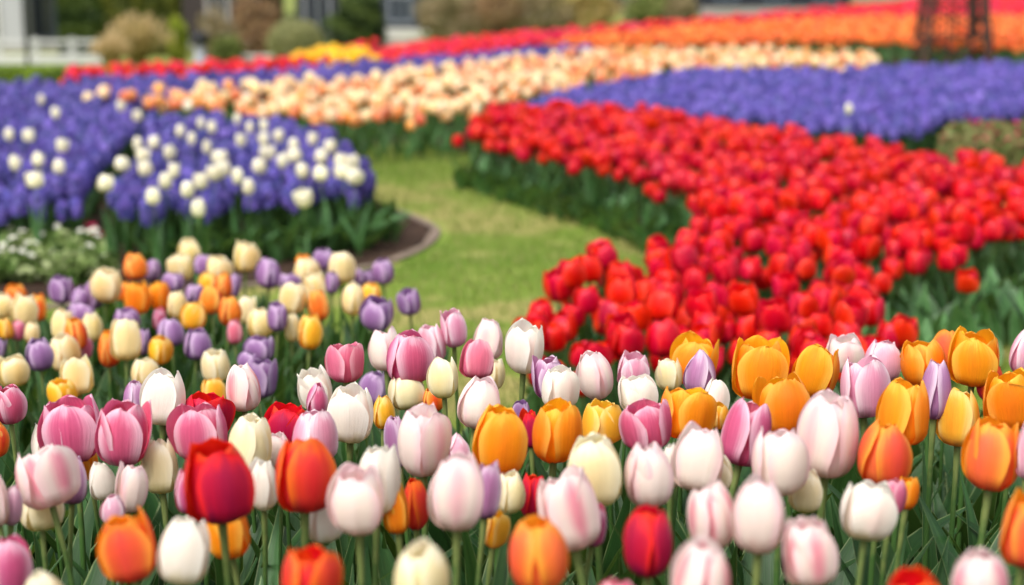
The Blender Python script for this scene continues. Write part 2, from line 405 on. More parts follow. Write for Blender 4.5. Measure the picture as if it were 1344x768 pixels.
def leafy(name, cols, trans=.25, rough=.55):
    m, nt = new_mat(name); n = N(nt)
    c = n.ramp(n.attr(), [(i / (len(cols) - 1), srgb(k)) for i, k in enumerate(cols)], 'LINEAR')
    n.surf(c, rough=rough, spec=.25, trans=trans); return m
def plain(name, col, rough=.6, scale=8, amt=.12, spec=.3, metal=0, bump=0):
    m, nt = new_mat(name); n = N(nt)
    k = n.noise(n.objc(), scale, 5, .6)
    c = n.hsv(srgb(col), None, None, n.math('ADD', 1 - amt, n.math('MULTIPLY', k, amt * 2)))
    n.surf(c, rough=rough, spec=spec, metal=metal, normal=n.bump(k, bump, .01) if bump else None); return m

HYA = petal_mat('hyacinth_floret', '#322a80', '#6258b0', '#887ecc', '#bcb6ea', .8, '#4c429a', .4, vary=.5, hue=.02, trans=.3, streak=.2, flame_all=True)

# ------------------------------------------------------------------ ground
def soil_mat():
    m, nt = new_mat('soil'); n = N(nt); oc = n.objc()
    a = n.noise(oc, 3, 4); b = n.noise(oc, 45, 6, .7)
    c = n.ramp(n.math('ADD', n.math('MULTIPLY', a, .4), n.math('MULTIPLY', b, .6)), [(.3, srgb('#2a1f19')), (.5, srgb('#4a382d')), (.72, srgb('#6b5646'))])
    n.surf(c, rough=.9, spec=.15, normal=n.bump(b, 1.0, .03)); return m
def lawn_mat():
    m, nt = new_mat('lawn_turf'); n = N(nt); oc = n.objc()
    a = n.noise(oc, .9, 4, .6); b = n.noise(oc, 5, 4, .6); c_ = n.noise(oc, 90, 4, .7)
    c = n.ramp(a, [(.36, srgb('#5c7824')), (.50, srgb('#738a34')), (.58, srgb('#a0975c')), (.68, srgb('#7c8c3c'))])
    c = n.mix(n.smooth(b, .54, .72, 0, .7), c, srgb('#b5ab6c'))
    c = n.hsv(c, None, None, n.math('ADD', .62, n.math('MULTIPLY', c_, .7)))
    n.surf(c, rough=.85, spec=.15, normal=n.bump(c_, .8, .01)); return m
def ground_mat():
    m, nt = new_mat('far_ground'); n = N(nt); oc = n.objc()
    a = n.noise(oc, .25, 5, .6); b = n.noise(oc, 14, 4, .6)
    c = n.ramp(n.math('ADD', n.math('MULTIPLY', a, .6), n.math('MULTIPLY', b, .4)), [(.35, srgb('#5c6a34')), (.5, srgb('#77803f')), (.65, srgb('#8d875c'))])
    n.surf(c, rough=.9, spec=.1); return m
SOIL = soil_mat(); LAWN = lawn_mat()
b = Buf()
gy = np.concatenate([np.arange(-6, 46, .5), [48, 52, 60, 80, 120, 200, 400, 800]]); gx = np.concatenate([[-400, -200, -100, -60], np.arange(-40, 40.1, .8), [60, 100, 200, 400]])
GX, GY = np.meshgrid(gx, gy); GZ = terrain(GX, GY) - .02
b.add(np.stack([GX, GY, GZ], -1).reshape(-1, 3), grid_faces(len(gy), len(gx)))
tag(link('ground', make_mesh('ground', b, ground_mat())), kind='structure')

def poly_px(pts, z): return np.array([on_plane(x, y, z)[0][:2] for x, y in pts])
def inside(P, poly):
    x, y = P[:, 0], P[:, 1]; res = np.zeros(len(P), bool); n = len(poly); j = n - 1
    for i in range(n):
        xi, yi = poly[i]; xj, yj = poly[j]
        c = ((yi > y) != (yj > y)) & (x < (xj - xi) * (y - yi) / (yj - yi + 1e-12) + xi)
        res ^= c; j = i
    return res
def scatter(poly, s, jit=.35, r=rng, ratio=1.0):
    lo, hi = poly.min(0), poly.max(0)
    X, Y = np.meshgrid(np.arange(lo[0], hi[0] + s, s), np.arange(lo[1], hi[1] + s * ratio, s * ratio))
    X = X + (np.arange(X.shape[0]) % 2)[:, None] * s * .5
    P = np.stack([X.ravel(), Y.ravel()], 1) + r.normal(0, 1, (X.size, 2)) * s * jit * [1, ratio]
    return P[inside(P, poly)]
def smooth_poly(poly, it=2):
    for _ in range(it):
        q = np.roll(poly, -1, 0); poly = np.stack([poly * .75 + q * .25, poly * .25 + q * .75], 1).reshape(-1, 2)
    return poly
def expand(poly, d):
    c = poly.mean(0); v = poly - c; L = np.linalg.norm(v, axis=1)[:, None]
    return c + v * (1 + d / L)
def sheet(name, poly, z, mat, kind='structure', lab=None, follow=False):
    import bmesh
    bm = bmesh.new(); vs = [bm.verts.new((p[0], p[1], z)) for p in poly]
    f = bm.faces.new(vs)
    if f.normal.z < 0: f.normal_flip()
    bmesh.ops.triangulate(bm, faces=[f])
    me = bpy.data.meshes.new(name); bm.to_mesh(me); bm.free(); me.materials.append(mat)
    return tag(link(name, me), kind=kind)

# beds, outlined in plan (metres) ------------------------------------------
LAWN_POLY = np.array([[-7, -1], [7, -1], [7, 11.4], [3, 11.4], [-2, 11.4], [-7, 11.4]])
sheet('lawn', LAWN_POLY, .0, LAWN)
FRONT = np.array([[-2.4, .6], [2.6, .6], [2.6, 3.25], [1.6, 3.2], [.2, 2.95], [-.15, 2.9], [-.28, 3.55], [-.45, 4.25], [-1.1, 4.5], [-1.25, 3.7], [-1.5, 3.6], [-2.6, 4.1]])
sheet('soil_front_bed', smooth_poly(FRONT, 1), .004, SOIL)
ZR, ZH, ZP = .24, .23, .22
RED_PX = [(608, 178), (640, 150), (780, 143), (930, 160), (1050, 183), (1200, 205), (1344, 226), (1480, 244), (1480, 330), (1344, 300), (1290, 322), (1210, 345), (1135, 378), (1100, 385), (1130, 420), (1200, 442), (1150, 480), (705, 480), (690, 450), (698, 406), (758, 366), (876, 328), (938, 298), (898, 258), (808, 224), (700, 200)]
RED = poly_px(RED_PX, ZR)
HYL_PX = [(-160, 265), (0, 262), (95, 258), (114, 240), (128, 210), (172, 172), (204, 178), (184, 214), (146, 240), (150, 262), (190, 272), (300, 262), (400, 252), (482, 242), (492, 222), (440, 182), (350, 160), (230, 152), (160, 146), (120, 140), (40, 135), (-160, 145)]
HYL = poly_px(HYL_PX, ZH)
HYB_PX = [(-160, 146), (40, 136), (120, 141), (160, 134), (300, 120), (450, 105), (600, 87), (700, 76), (790, 68), (760, 60), (640, 72), (450, 86), (300, 98), (100, 107), (-160, 112)]
HYB = poly_px(HYB_PX, ZH)
HYR_PX = [(640, 146), (800, 112), (900, 96), (1150, 90), (1344, 84), (1500, 84), (1500, 146), (1344, 140), (1250, 150), (1190, 166), (1130, 162), (1050, 154), (930, 144), (780, 134), (700, 140), (640, 152)]
HYR = poly_px(HYR_PX, ZH)
PEA_PX = [(104, 134), (168, 140), (230, 145), (300, 150), (380, 158), (430, 172), (480, 168), (560, 160), (630, 152), (648, 138), (800, 110), (900, 95), (1160, 90), (1150, 82), (1000, 71), (800, 71), (700, 80), (600, 90), (450, 108), (300, 122), (170, 130), (104, 130)]
PEA = poly_px(PEA_PX, ZP)
ORA_PX = [(748, 66), (850, 62), (1000, 60), (1100, 58), (1344, 66), (1560, 74), (1560, 30), (1344, 25), (1100, 26), (900, 37), (790, 50), (705, 60)]
ORA = poly_px(ORA_PX, ZP)
BND_PX = [(72, 108), (300, 99), (450, 87), (640, 72), (705, 58), (790, 47), (900, 35), (1100, 24), (1344, 23), (1560, 26), (1560, -12), (1344, -8), (1200, 3), (1000, 23), (850, 35), (700, 48), (600, 59), (500, 71), (400, 82), (300, 92), (100, 101)]
BND = poly_px(BND_PX, ZP)
YEL = poly_px([(388, 80), (440, 81), (494, 77), (492, 68), (440, 67), (388, 74)], .27)
far_soil = poly_px([(-400, 140), (-160, 145), (120, 140), (170, 138), (300, 150), (430, 172), (560, 165), (610, 178), (640, 150), (780, 143), (930, 157), (1050, 178), (1200, 200), (1344, 222), (1600, 250), (1600, -5), (1344, -6), (1200, 4), (1000, 23), (850, 35), (700, 45), (500, 60), (385, 62), (300, 90), (100, 100), (-400, 108)], .10)
sheet('soil_far_bed', far_soil, .008, SOIL)
sheet('soil_red_bed', smooth_poly(expand(RED, .10), 1), .012, SOIL)
hl_soil = np.array([[-5, 5.2], [-1.9, 5.35], [-1.15, 5.49], [-.78, 5.75], [-.48, 6.06], [-.345, 6.45], [-.325, 6.85], [-.47, 7.25], [-.75, 8.0], [-1.1, 9.0], [-2, 9.9], [-5, 10.2]])

sheet('soil_hyacinth_bed', hl_soil, .010, SOIL)
# curved edging strip round the hyacinth bed
PAVE = plain('edging_stone', '#76675a', .9, 25, .4, bump=.8)
ctr = np.array([[-5, 5.05], [-1.9, 5.22], [-1.15, 5.48], [-.78, 5.74], [-.48, 6.05], [-.34, 6.45], [-.32, 6.85], [-.46, 7.25], [-.60, 7.5]])
tt = np.linspace(0, 1, 90); kk = np.linspace(0, 1, len(ctr))
cl = np.stack([crom(tt, kk, ctr[:, 0]), crom(tt, kk, ctr[:, 1])], 1)
tg = np.gradient(cl, axis=0); tg /= np.linalg.norm(tg, axis=1)[:, None]; nn = np.stack([-tg[:, 1], tg[:, 0]], 1)
b = Buf(); wd = .024
prof = [(-wd, .002), (-wd, .010), (wd, .010), (wd, .002)]
P = np.stack([np.concatenate([cl + nn * o_, np.full((90, 1), z_)], 1) for o_, z_ in prof], 1)
b.add(P.reshape(-1, 3), grid_faces(90, 4))
tag(link('kerb', make_mesh('kerb', b, PAVE, smooth=False)), kind='structure')

# lawn grass
r = np.random.default_rng(3)
n = 120000
gp = np.stack([r.uniform(-2.2, 1.6, n), r.uniform(3.0, 10.2, n)], 1)
keep = ~inside(gp, expand(RED, .08)) & ~inside(gp, hl_soil) & ~inside(gp, far_soil) & ~inside(gp, smooth_poly(FRONT, 1))
keep &= np.min(np.linalg.norm(gp[:, None, :] - cl[None, ::3, :], axis=2), axis=1) > .07
gp = gp[keep]; n = len(gp)
az = r.uniform(0, 6.28, n); h = r.uniform(.010, .034, n); ln = r.uniform(.002, .012, n); wd_ = r.uniform(.0012, .0022, n)
dx, dy = np.cos(az), np.sin(az)
z0 = np.zeros(n)
Q = np.stack([np.stack([gp[:, 0] - dy * wd_, gp[:, 1] + dx * wd_, z0], 1), np.stack([gp[:, 0] + dy * wd_, gp[:, 1] - dx * wd_, z0], 1),
              np.stack([gp[:, 0] + dx * ln + dy * .0002, gp[:, 1] + dy * ln, h], 1), np.stack([gp[:, 0] + dx * ln, gp[:, 1] + dy * ln, h], 1)], 1)
b = Buf(); b.add(Q.reshape(-1, 3), np.arange(4 * n).reshape(n, 4), None, np.repeat(r.random(n), 4))
tag(link('grass', make_mesh('grass', b, leafy('grass_blade', ['#527022', '#6c8630', '#889448', '#aa9e6c'], .3), smooth=False)),
    'short green lawn grass with straw patches between the beds', 'grass', kind='stuff')

# ------------------------------------------------------------------ plant builders
def foot_leaves(r, n, L, W, nu=5, nv=9, az0=None):
    out = []
    a = r.uniform(0, 6.28) if az0 is None else az0
    for k in range(n):
        out.append(leaf_geo(r, L * r.uniform(.75, 1.05), W * r.uniform(.8, 1.2), nu, nv, az=a + k * 6.28 / n + r.normal(0, .4)))
    return out

NAMES = {'W': 'white_tulip', 'CW': 'white_tulip', 'WP': 'white_tulip', 'WF': 'white_tulip', 'P': 'pink_tulip', 'PS': 'pink_tulip', 'L': 'lilac_tulip',
         'LP': 'pale_pink_tulip', 'O': 'orange_tulip', 'OR': 'orange_tulip', 'OC': 'orange_tulip', 'YO': 'yellow_tulip', 'Y': 'yellow_tulip', 'R': 'red_tulip',
         'RO': 'red_tulip', 'C': 'cream_tulip', 'U': 'purple_tulip'}

def fg_tulip(i, typ, x, y, wpx, hpx, k, opn, tilt, label, zplane, group, nleaf=3, wide=.042):
    r = np.random.default_rng(1000 + i)
    p, t = on_plane(x, y, zplane)
    t *= k; c = np.array([0, 0, CAM_H]) + ray(x, y) * t
    Hh, R = hpx * t / F_PX / 0.985, wpx * t / F_PX * .5 / (1.17 + .06 * max(0, opn - .5))
    lean = math.radians(tilt) if tilt else r.normal(0, .085)
    opn = opn + r.normal(0, .10) + (.10 if opn > .3 else 0)
    fwd = r.normal(0.0, .06)
    rot = Euler((fwd, lean, 0)).to_matrix(); rot = np.array(rot)
    base = c - rot @ np.array([0, 0, Hh / 2])
    foot = np.array([base[0] - math.sin(lean) * .10 + r.normal(0, .012), base[1] + r.normal(0, .015), 0.0])
    root = empty(NAMES[typ], foot, label, 'tulip', group)
    fl = flower(5000 + i, Hh, R, opn, petals=8 if wpx > 83 and typ == 'WP' else 6)
    link('flower', make_mesh('flower', fl, PM[typ]), root, base - foot, (fwd, lean, 0))
    s = np.linspace(0, 1, 12)
    ax = rot @ np.array([0, 0, 1.0])
    e = base - foot + ax * Hh * .015
    L = np.linalg.norm(e)
    p0 = np.zeros(3); p1 = np.array([r.normal(0, .012), r.normal(0, .012), L * .45]); p2 = e - ax * L * .3; p3 = e
    S = s[:, None]
    path = (1 - S) ** 3 * p0 + 3 * (1 - S) ** 2 * S * p1 + 3 * (1 - S) * S ** 2 * p2 + S ** 3 * p3
    rad = np.interp(s, [0, .93, 1], [.0042, .0033, .0044]) * np.clip(hpx * t / F_PX / .075, .75, 1.15)
    bb = Buf(); bb.add(*tube(path, rad, 8)); link('stem', make_mesh('stem', bb, STEM), root)
    for q, (V, Fc, UV) in enumerate(foot_leaves(r, nleaf, min(.47, base[2] * .90), wide)):
        bb = Buf(); bb.add(V, Fc, UV, r.random()); link('leaf', make_mesh('leaf', bb, LEAF), root)
    return root

# kind, x, y, width, height (in the photograph), depth factor, openness, tilt in degrees, label
FG = [
 ('P', 12, 530, 44, 54, 1.0, .5, 0, 'rose pink tulip cut by the left edge beneath a pale cream one'),
 ('OC', -6, 578, 34, 46, 1.0, .4, 0, 'sliver of an orange tulip at the left edge under the rose pink one'),
 ('W', 60, 580, 42, 64, 1.10, .25, -6, 'narrow plain white tulip tucked behind the large open pink one'),
 ('P', 94, 564, 82, 86, 1.0, .95, -4, 'large wide open mauve pink tulip, left one of the sharp pink pair'),
 ('P', 162, 568, 72, 88, .98, .62, 4, 'sharp mauve pink tulip, right one of the pair, overlapping its open neighbour'),
 ('L', 178, 524, 36, 50, 1.06, .3, 0, 'small lilac tulip half hidden by the tall white one'),
 ('W', 215, 521, 61, 74, 1.0, .38, 3, 'tall ivory white tulip on a long bare stem above the pink pair'),
 ('WF', 58, 626, 80, 80, .97, .75, -14, 'splayed white tulip with a pink flame, leaning beyond a dark leaf tip'),
 ('L', 96, 630, 40, 64, 1.02, .3, 5, 'mauve tulip peeping out behind the splayed pink flamed white one'),
 ('LP', 16, 663, 28, 56, 1.0, .15, 8, 'slim pale pink bud near the left edge'),
 ('WP', -8, 655, 38, 74, .98, .3, 0, 'white and pink tulip cut by the left edge beside a slim bud'),
 ('CW', 53, 666, 58, 60, 1.05, .4, 0, 'cream tulip under the splayed pink flamed white one'),
 ('P', 8, 742, 66, 84, .98, .5, 3, 'deep rose tulip in the bottom left corner'),
 ('OR', 167, 717, 76, 92, .93, .45, -12, 'leaning salmon orange tulip at the bottom near the left'),
 ('W', 242, 721, 70, 92, .93, .35, 2, 'ivory tulip at the bottom beside the leaning salmon orange one'),
 ('CW', 58, 792, 68, 84, .93, .3, -8, 'blurred cream tulip top cut by the bottom edge at the left'),
 ('W', 134, 630, 38, 52, 1.09, .3, 0, 'small cream white tulip behind the stems of the pink pair'),
 ('WP', 172, 640, 42, 66, 1.04, .45, 8, 'striped pink and white tulip behind a stem below the pink pair'),
 ('LP', 149, 668, 34, 44, 1.04, .1, 4, 'small pointed pink bud above the leaning salmon orange tulip'),
 ('CW', 210, 610, 50, 76, 1.06, .4, 0, 'soft cream tulip behind the bare stem of the tall white one'),
 ('P', 264, 567, 72, 78, 1.0, .6, -3, 'pale edged pink tulip just above the big crimson one'),
 ('R', 268, 545, 64, 62, 1.05, .7, 0, 'bright red open tulip behind the pale edged pink one'),
 ('WF', 319, 508, 50, 64, 1.0, .12, -3, 'closed white tulip with a pink stripe above the cream one'),
 ('CW', 328, 583, 62, 92, 1.0, .4, 0, 'large cream tulip between the crimson and the scarlet one'),
 ('R', 286, 630, 95, 112, .86, .55, 0, 'biggest crimson tulip with a red rim, in front at left'),
 ('O', 298, 694, 60, 78, 1.0, .5, 0, 'orange tulip hanging low behind the big crimson one\'s stem'),
 ('RO', 401, 620, 82, 104, .89, .5, 2, 'scarlet orange tulip, second large red head of the front'),
 ('R', 376, 556, 56, 58, 1.04, .7, 0, 'red open tulip behind the lilac pink one and the cream one'),
 ('LP', 411, 571, 62, 74, 1.0, .45, 0, 'lilac pink tulip directly above the scarlet orange one'),
 ('P', 416, 524, 30, 44, 1.05, .1, 6, 'narrow rose bud leaning against the wide white tulip'),
 ('W', 414, 510, 46, 58, 1.10, .7, 0, 'open white tulip behind the narrow rose bud'),
 ('W', 461, 541, 64, 80, 1.0, .68, 3, 'wide ivory tulip with three spread tips, left of centre'),
 ('PS', 453, 475, 50, 54, 1.0, .85, 0, 'salmon pink tulip with flared tips standing alone on dark foliage'),
 ('WP', 505, 458, 42, 58, 1.04, .5, -4, 'white tulip behind the sharp deep rose one'),
 ('P', 536, 469, 62, 70, 1.0, .5, 2, 'sharp deep rose tulip near the centre, in front of a white one'),
 ('LP', 567, 450, 38, 54, 1.06, .4, 0, 'pale pink tulip just behind the sharp deep rose one'),
 ('LP', 595, 430, 34, 52, 1.02, .5, 0, 'slim pink tulip against the lawn, highest of the centre'),
 ('WP', 642, 444, 42, 56, 1.04, .5, 0, 'white tulip with pink edge beside the slim pink one by the lawn'),
 ('PS', 627, 470, 46, 54, 1.0, .5, 6, 'rose pink tulip below the white one by the lawn'),
 ('CW', 581, 495, 42, 56, 1.0, .35, 0, 'small cream tulip between the deep rose and the rose pink one'),
 ('CW', 650, 490, 28, 44, 1.08, .4, 0, 'cream tulip mostly hidden behind the rose pink one by the lawn'),
 ('W', 689, 456, 52, 70, .98, .85, 4, 'creamy white tulip with split tips in front of the red bed'),
 ('WP', 629, 528, 58, 70, 1.0, .5, 0, 'white tulip with pink edge above the golden orange one'),
 ('CW', 532, 512, 50, 50, 1.08, .4, 0, 'cream tulip seen behind the stem of the sharp deep rose one'),
 ('Y', 503, 540, 30, 46, 1.08, .4, 0, 'amber yellow tulip hidden behind the wide ivory one'),
 ('OC', 568, 524, 28, 34, 1.10, .5, 0, 'small orange and red tulip below the small cream one'),
 ('WP', 553, 577, 68, 98, .97, .45, 0, 'tall white tulip with pink edges and a straight stem at centre'),
 ('L', 521, 578, 34, 72, 1.03, .3, -5, 'mauve tulip hugging the tall pink edged white one'),
 ('O', 657, 577, 75, 96, .96, .62, 0, 'golden orange tulip at the centre, above the big pale ones'),
 ('WP', 600, 645, 78, 104, .88, .42, 0, 'big white tulip with pink sides in front of a mauve one'),
 ('L', 640, 642, 40, 80, .94, .2, 6, 'mauve tulip leaning out behind the big pink sided white one'),
 ('WP', 469, 656, 74, 92, .89, .5, 0, 'blurred blush white tulip in front, right of the scarlet orange one'),
 ('W', 497, 627, 62, 94, .94, .5, 3, 'ivory tulip overlapped by the blurred blush white one'),
 ('W', 424, 676, 52, 72, .99, .4, 0, 'white tulip below and behind the scarlet orange one'),
 ('W', 346, 635, 42, 72, .99, .4, 0, 'white tulip squeezed between the two large red heads'),
 ('RO', 406, 760, 78, 88, .87, .45, 3, 'scarlet orange tulip top at the bottom edge'),
 ('CW', 553, 758, 78, 98, .84, .2, 4, 'very blurred cream tulip top at the bottom centre'),
 ('OR', 705, 728, 82, 100, .86, .4, -2, 'blurred orange tulip with a salmon base at the bottom centre'),
 ('RO', 545, 660, 36, 74, 1.03, .3, 0, 'salmon red tulip behind the stem of the tall white one'),
 ('O', 520, 668, 34, 66, 1.0, .5, 0, 'orange tulip with a yellow petal right of the ivory pair'),
 ('CW', 670, 645, 40, 58, 1.02, .35, 0, 'small ivory tulip below the golden orange one'),
 ('YO', 650, 695, 34, 50, 1.04, .5, 0, 'yellow orange tulip low among stems at the centre'),
 ('R', 700, 650, 38, 62, 1.05, .5, 0, 'red tulip behind the leaning blush white one'),
 ('WF', 742, 668, 80, 110, .93, .6, -14, 'large leaning blush white tulip under the cream one'),
 ('P', 782, 690, 28, 58, .97, .3, 10, 'rose petalled tulip peeking behind the leaning blush white one'),
 ('CW', 781, 613, 78, 100, .90, .42, 0, 'blurred cream tulip with a rosy edge, right of centre'),
 ('O', 729, 566, 66, 82, .98, .75, 4, 'amber orange tulip right of the golden one'),
 ('YO', 790, 553, 56, 60, 1.02, .6, 0, 'yellow orange tulip above the blurred cream one'),
 ('L', 720, 495, 46, 58, 1.02, .45, -4, 'lilac tulip behind the ivory one before the red bed'),
 ('W', 734, 508, 50, 58, .98, .5, 3, 'ivory tulip in front of the lilac one before the red bed'),
 ('WP', 781, 491, 50, 68, .98, .4, 0, 'upright pale blush tulip outlined against the red bed'),
 ('LP', 832, 486, 44, 48, 1.04, .6, 0, 'rosy lilac tulip above a low white one'),
 ('W', 837, 515, 52, 48, .99, .5, 0, 'low rounded white tulip beneath the rosy lilac one'),
 ('CW', 879, 491, 36, 44, 1.06, .5, 0, 'small cream tulip left of the open orange one'),
 ('O', 913, 473, 62, 66, 1.04, .85, 0, 'open orange tulip right behind a lilac bud'),
 ('L', 920, 486, 46, 64, .98, .05, 0, 'closed lilac bud in front of an open orange tulip'),
 ('O', 900, 540, 72, 72, .98, .85, 0, 'open orange tulip right under the lilac bud'),
 ('W', 940, 520, 36, 50, 1.03, .5, 5, 'white tulip half hidden under the closed lilac bud'),
 ('YO', 944, 546, 26, 36, 1.03, .5, 0, 'small yellow tulip between the orange and the rose pink one'),
 ('P', 848, 558, 70, 68, .97, .8, -5, 'open rose pink tulip left of the open orange one'),
 ('WP', 851, 622, 68, 88, .92, .35, 0, 'cream tulip with a rosy flank above the crimson red one'),
 ('WP', 919, 600, 70, 90, .93, .5, 0, 'blush white tulip left of the tall rose pink one'),
 ('P', 980, 567, 66, 90, .96, .6, 12, 'rose pink tulip leaning right with a flaring petal'),
 ('O', 996, 483, 74, 82, 1.0, .9, 2, 'wide open orange tulip, tallest before the red bed'),
 ('O', 1027, 530, 72, 84, .97, .55, 0, 'golden orange tulip just below the wide open orange one'),
 ('WP', 1022, 604, 74, 94, .92, .5, -2, 'blush white tulip left of the many petalled white one'),
 ('WP', 1088, 570, 84, 114, .92, .55, 0, 'full many petalled white tulip, largest white at right'),
 ('O', 1073, 486, 60, 74, 1.0, .55, 0, 'orange tulip left of the pale lilac pink group'),
 ('CW', 937, 622, 54, 50, .98, .4, 0, 'rounded cream tulip rising behind the pink flamed pair'),
 ('WF', 934, 676, 66, 94, .89, .4, -2, 'white tulip with a broad pink flame, left one of a touching pair'),
 ('WP', 998, 675, 74, 104, .87, .42, 2, 'pale blush tulip, right one of a touching pair'),
 ('CW', 1058, 645, 46, 56, 1.0, .4, 0, 'cream tulip low behind the many petalled white one'),
 ('R', 850, 710, 68, 96, .89, .35, 0, 'crimson red tulip standing alone low right of centre'),
 ('WF', 922, 757, 82, 98, .84, .4, 0, 'blurred white tulip with pink stripe at the bottom edge'),
 ('WF', 1062, 722, 72, 94, .88, .4, 0, 'blush white tulip low right beside the pale pair'),
 ('PS', 806, 795, 54, 70, .9, .4, 0, 'top of a salmon pink tulip at the bottom edge'),
 ('LP', 1133, 508, 64, 80, .98, .6, -3, 'open pale lilac pink tulip between orange ones'),
 ('WP', 1108, 463, 50, 50, 1.05, .7, 0, 'pale pink tulip top left of the lilac pink group'),
 ('LP', 1158, 472, 50, 58, 1.03, .35, 3, 'rounded pale pink tulip behind the open lilac pink one'),
 ('O', 1211, 475, 62, 64, 1.02, .7, 0, 'orange tulip behind the slender lilac bud at right'),
 ('O', 1279, 468, 70, 76, .99, .8, 2, 'large open orange tulip, highest at the right'),
 ('OR', 1243, 458, 42, 54, 1.05, .6, 0, 'salmon orange tulip tucked left of the highest open orange one'),
 ('O', 1187, 540, 70, 88, .96, .5, 0, 'orange tulip left of the slender lilac bud'),
 ('L', 1228, 511, 44, 80, .96, .1, 2, 'slender lilac bud on a dark green stem among orange tulips'),
 ('OR', 1160, 594, 72, 88, .94, .35, 4, 'orange tulip beside the many petalled white one'),
 ('YO', 1259, 547, 56, 78, 1.02, .55, 0, 'creamy amber tulip right of the slender lilac bud'),
 ('O', 1325, 523, 70, 78, .99, .55, 0, 'orange tulip at the right edge under a pale pink one'),
 ('OR', 1305, 594, 76, 100, .92, .55, 0, 'deep orange tulip, largest at the right edge'),
 ('LP', 1345, 460, 40, 66, 1.0, .3, 0, 'pale pink tulip cut by the right edge, highest there'),
 ('RO', 1298, 500, 36, 52, 1.05, .5, 0, 'red orange tulip glimpsed behind the right orange ones'),
 ('OR', 1350, 695, 72, 100, .88, .5, 0, 'orange tulip cut by the right edge low down'),
 ('W', 1140, 669, 74, 80, .93, .6, 0, 'open white tulip low at right, touching a salmon red one'),
 ('PS', 1172, 652, 34, 52, .96, .4, 6, 'salmon red tulip against the low open white one'),
 ('O', 1192, 646, 28, 46, 1.0, .5, 6, 'orange petalled tulip right of the salmon red one'),
 ('WF', 1286, 764, 78, 88, .86, .4, 0, 'white tulip with pink stripe at the bottom right'),
 ('RO', 1200, 792, 82, 88, .86, .5, 0, 'red tulip top at the bottom edge near the right'),
 ('LP', 1350, 590, 32, 80, .90, .3, 0, 'pale pink petal of a tulip at the right edge'),
 ('LP', 601, 590, 36, 46, 1.04, .05, 0, 'small pointed lilac pink bud left of the golden orange tulip'),
 ('U', 684, 541, 26, 32, 1.10, .5, 0, 'tiny purple tulip between the golden and amber orange ones'),
 ('R', 696, 562, 26, 52, 1.06, .5, 0, 'red tulip seen in the gap between two orange ones'),
 ('WP', 364, 590, 36, 46, 1.04, .4, 0, 'white and pink tulip between the cream and scarlet ones'),
 ('P', 246, 645, 34, 60, .98, .3, 0, 'pink tulip just left of the big crimson one'),
 ('O', 117, 612, 24, 38, 1.10, .5, 0, 'orange tulip barely seen between the stems of the pink pair'),
 ('W', 880, 610, 28, 64, .97, .3, 0, 'narrow white tulip between the rosy cream and blush white ones'),
]
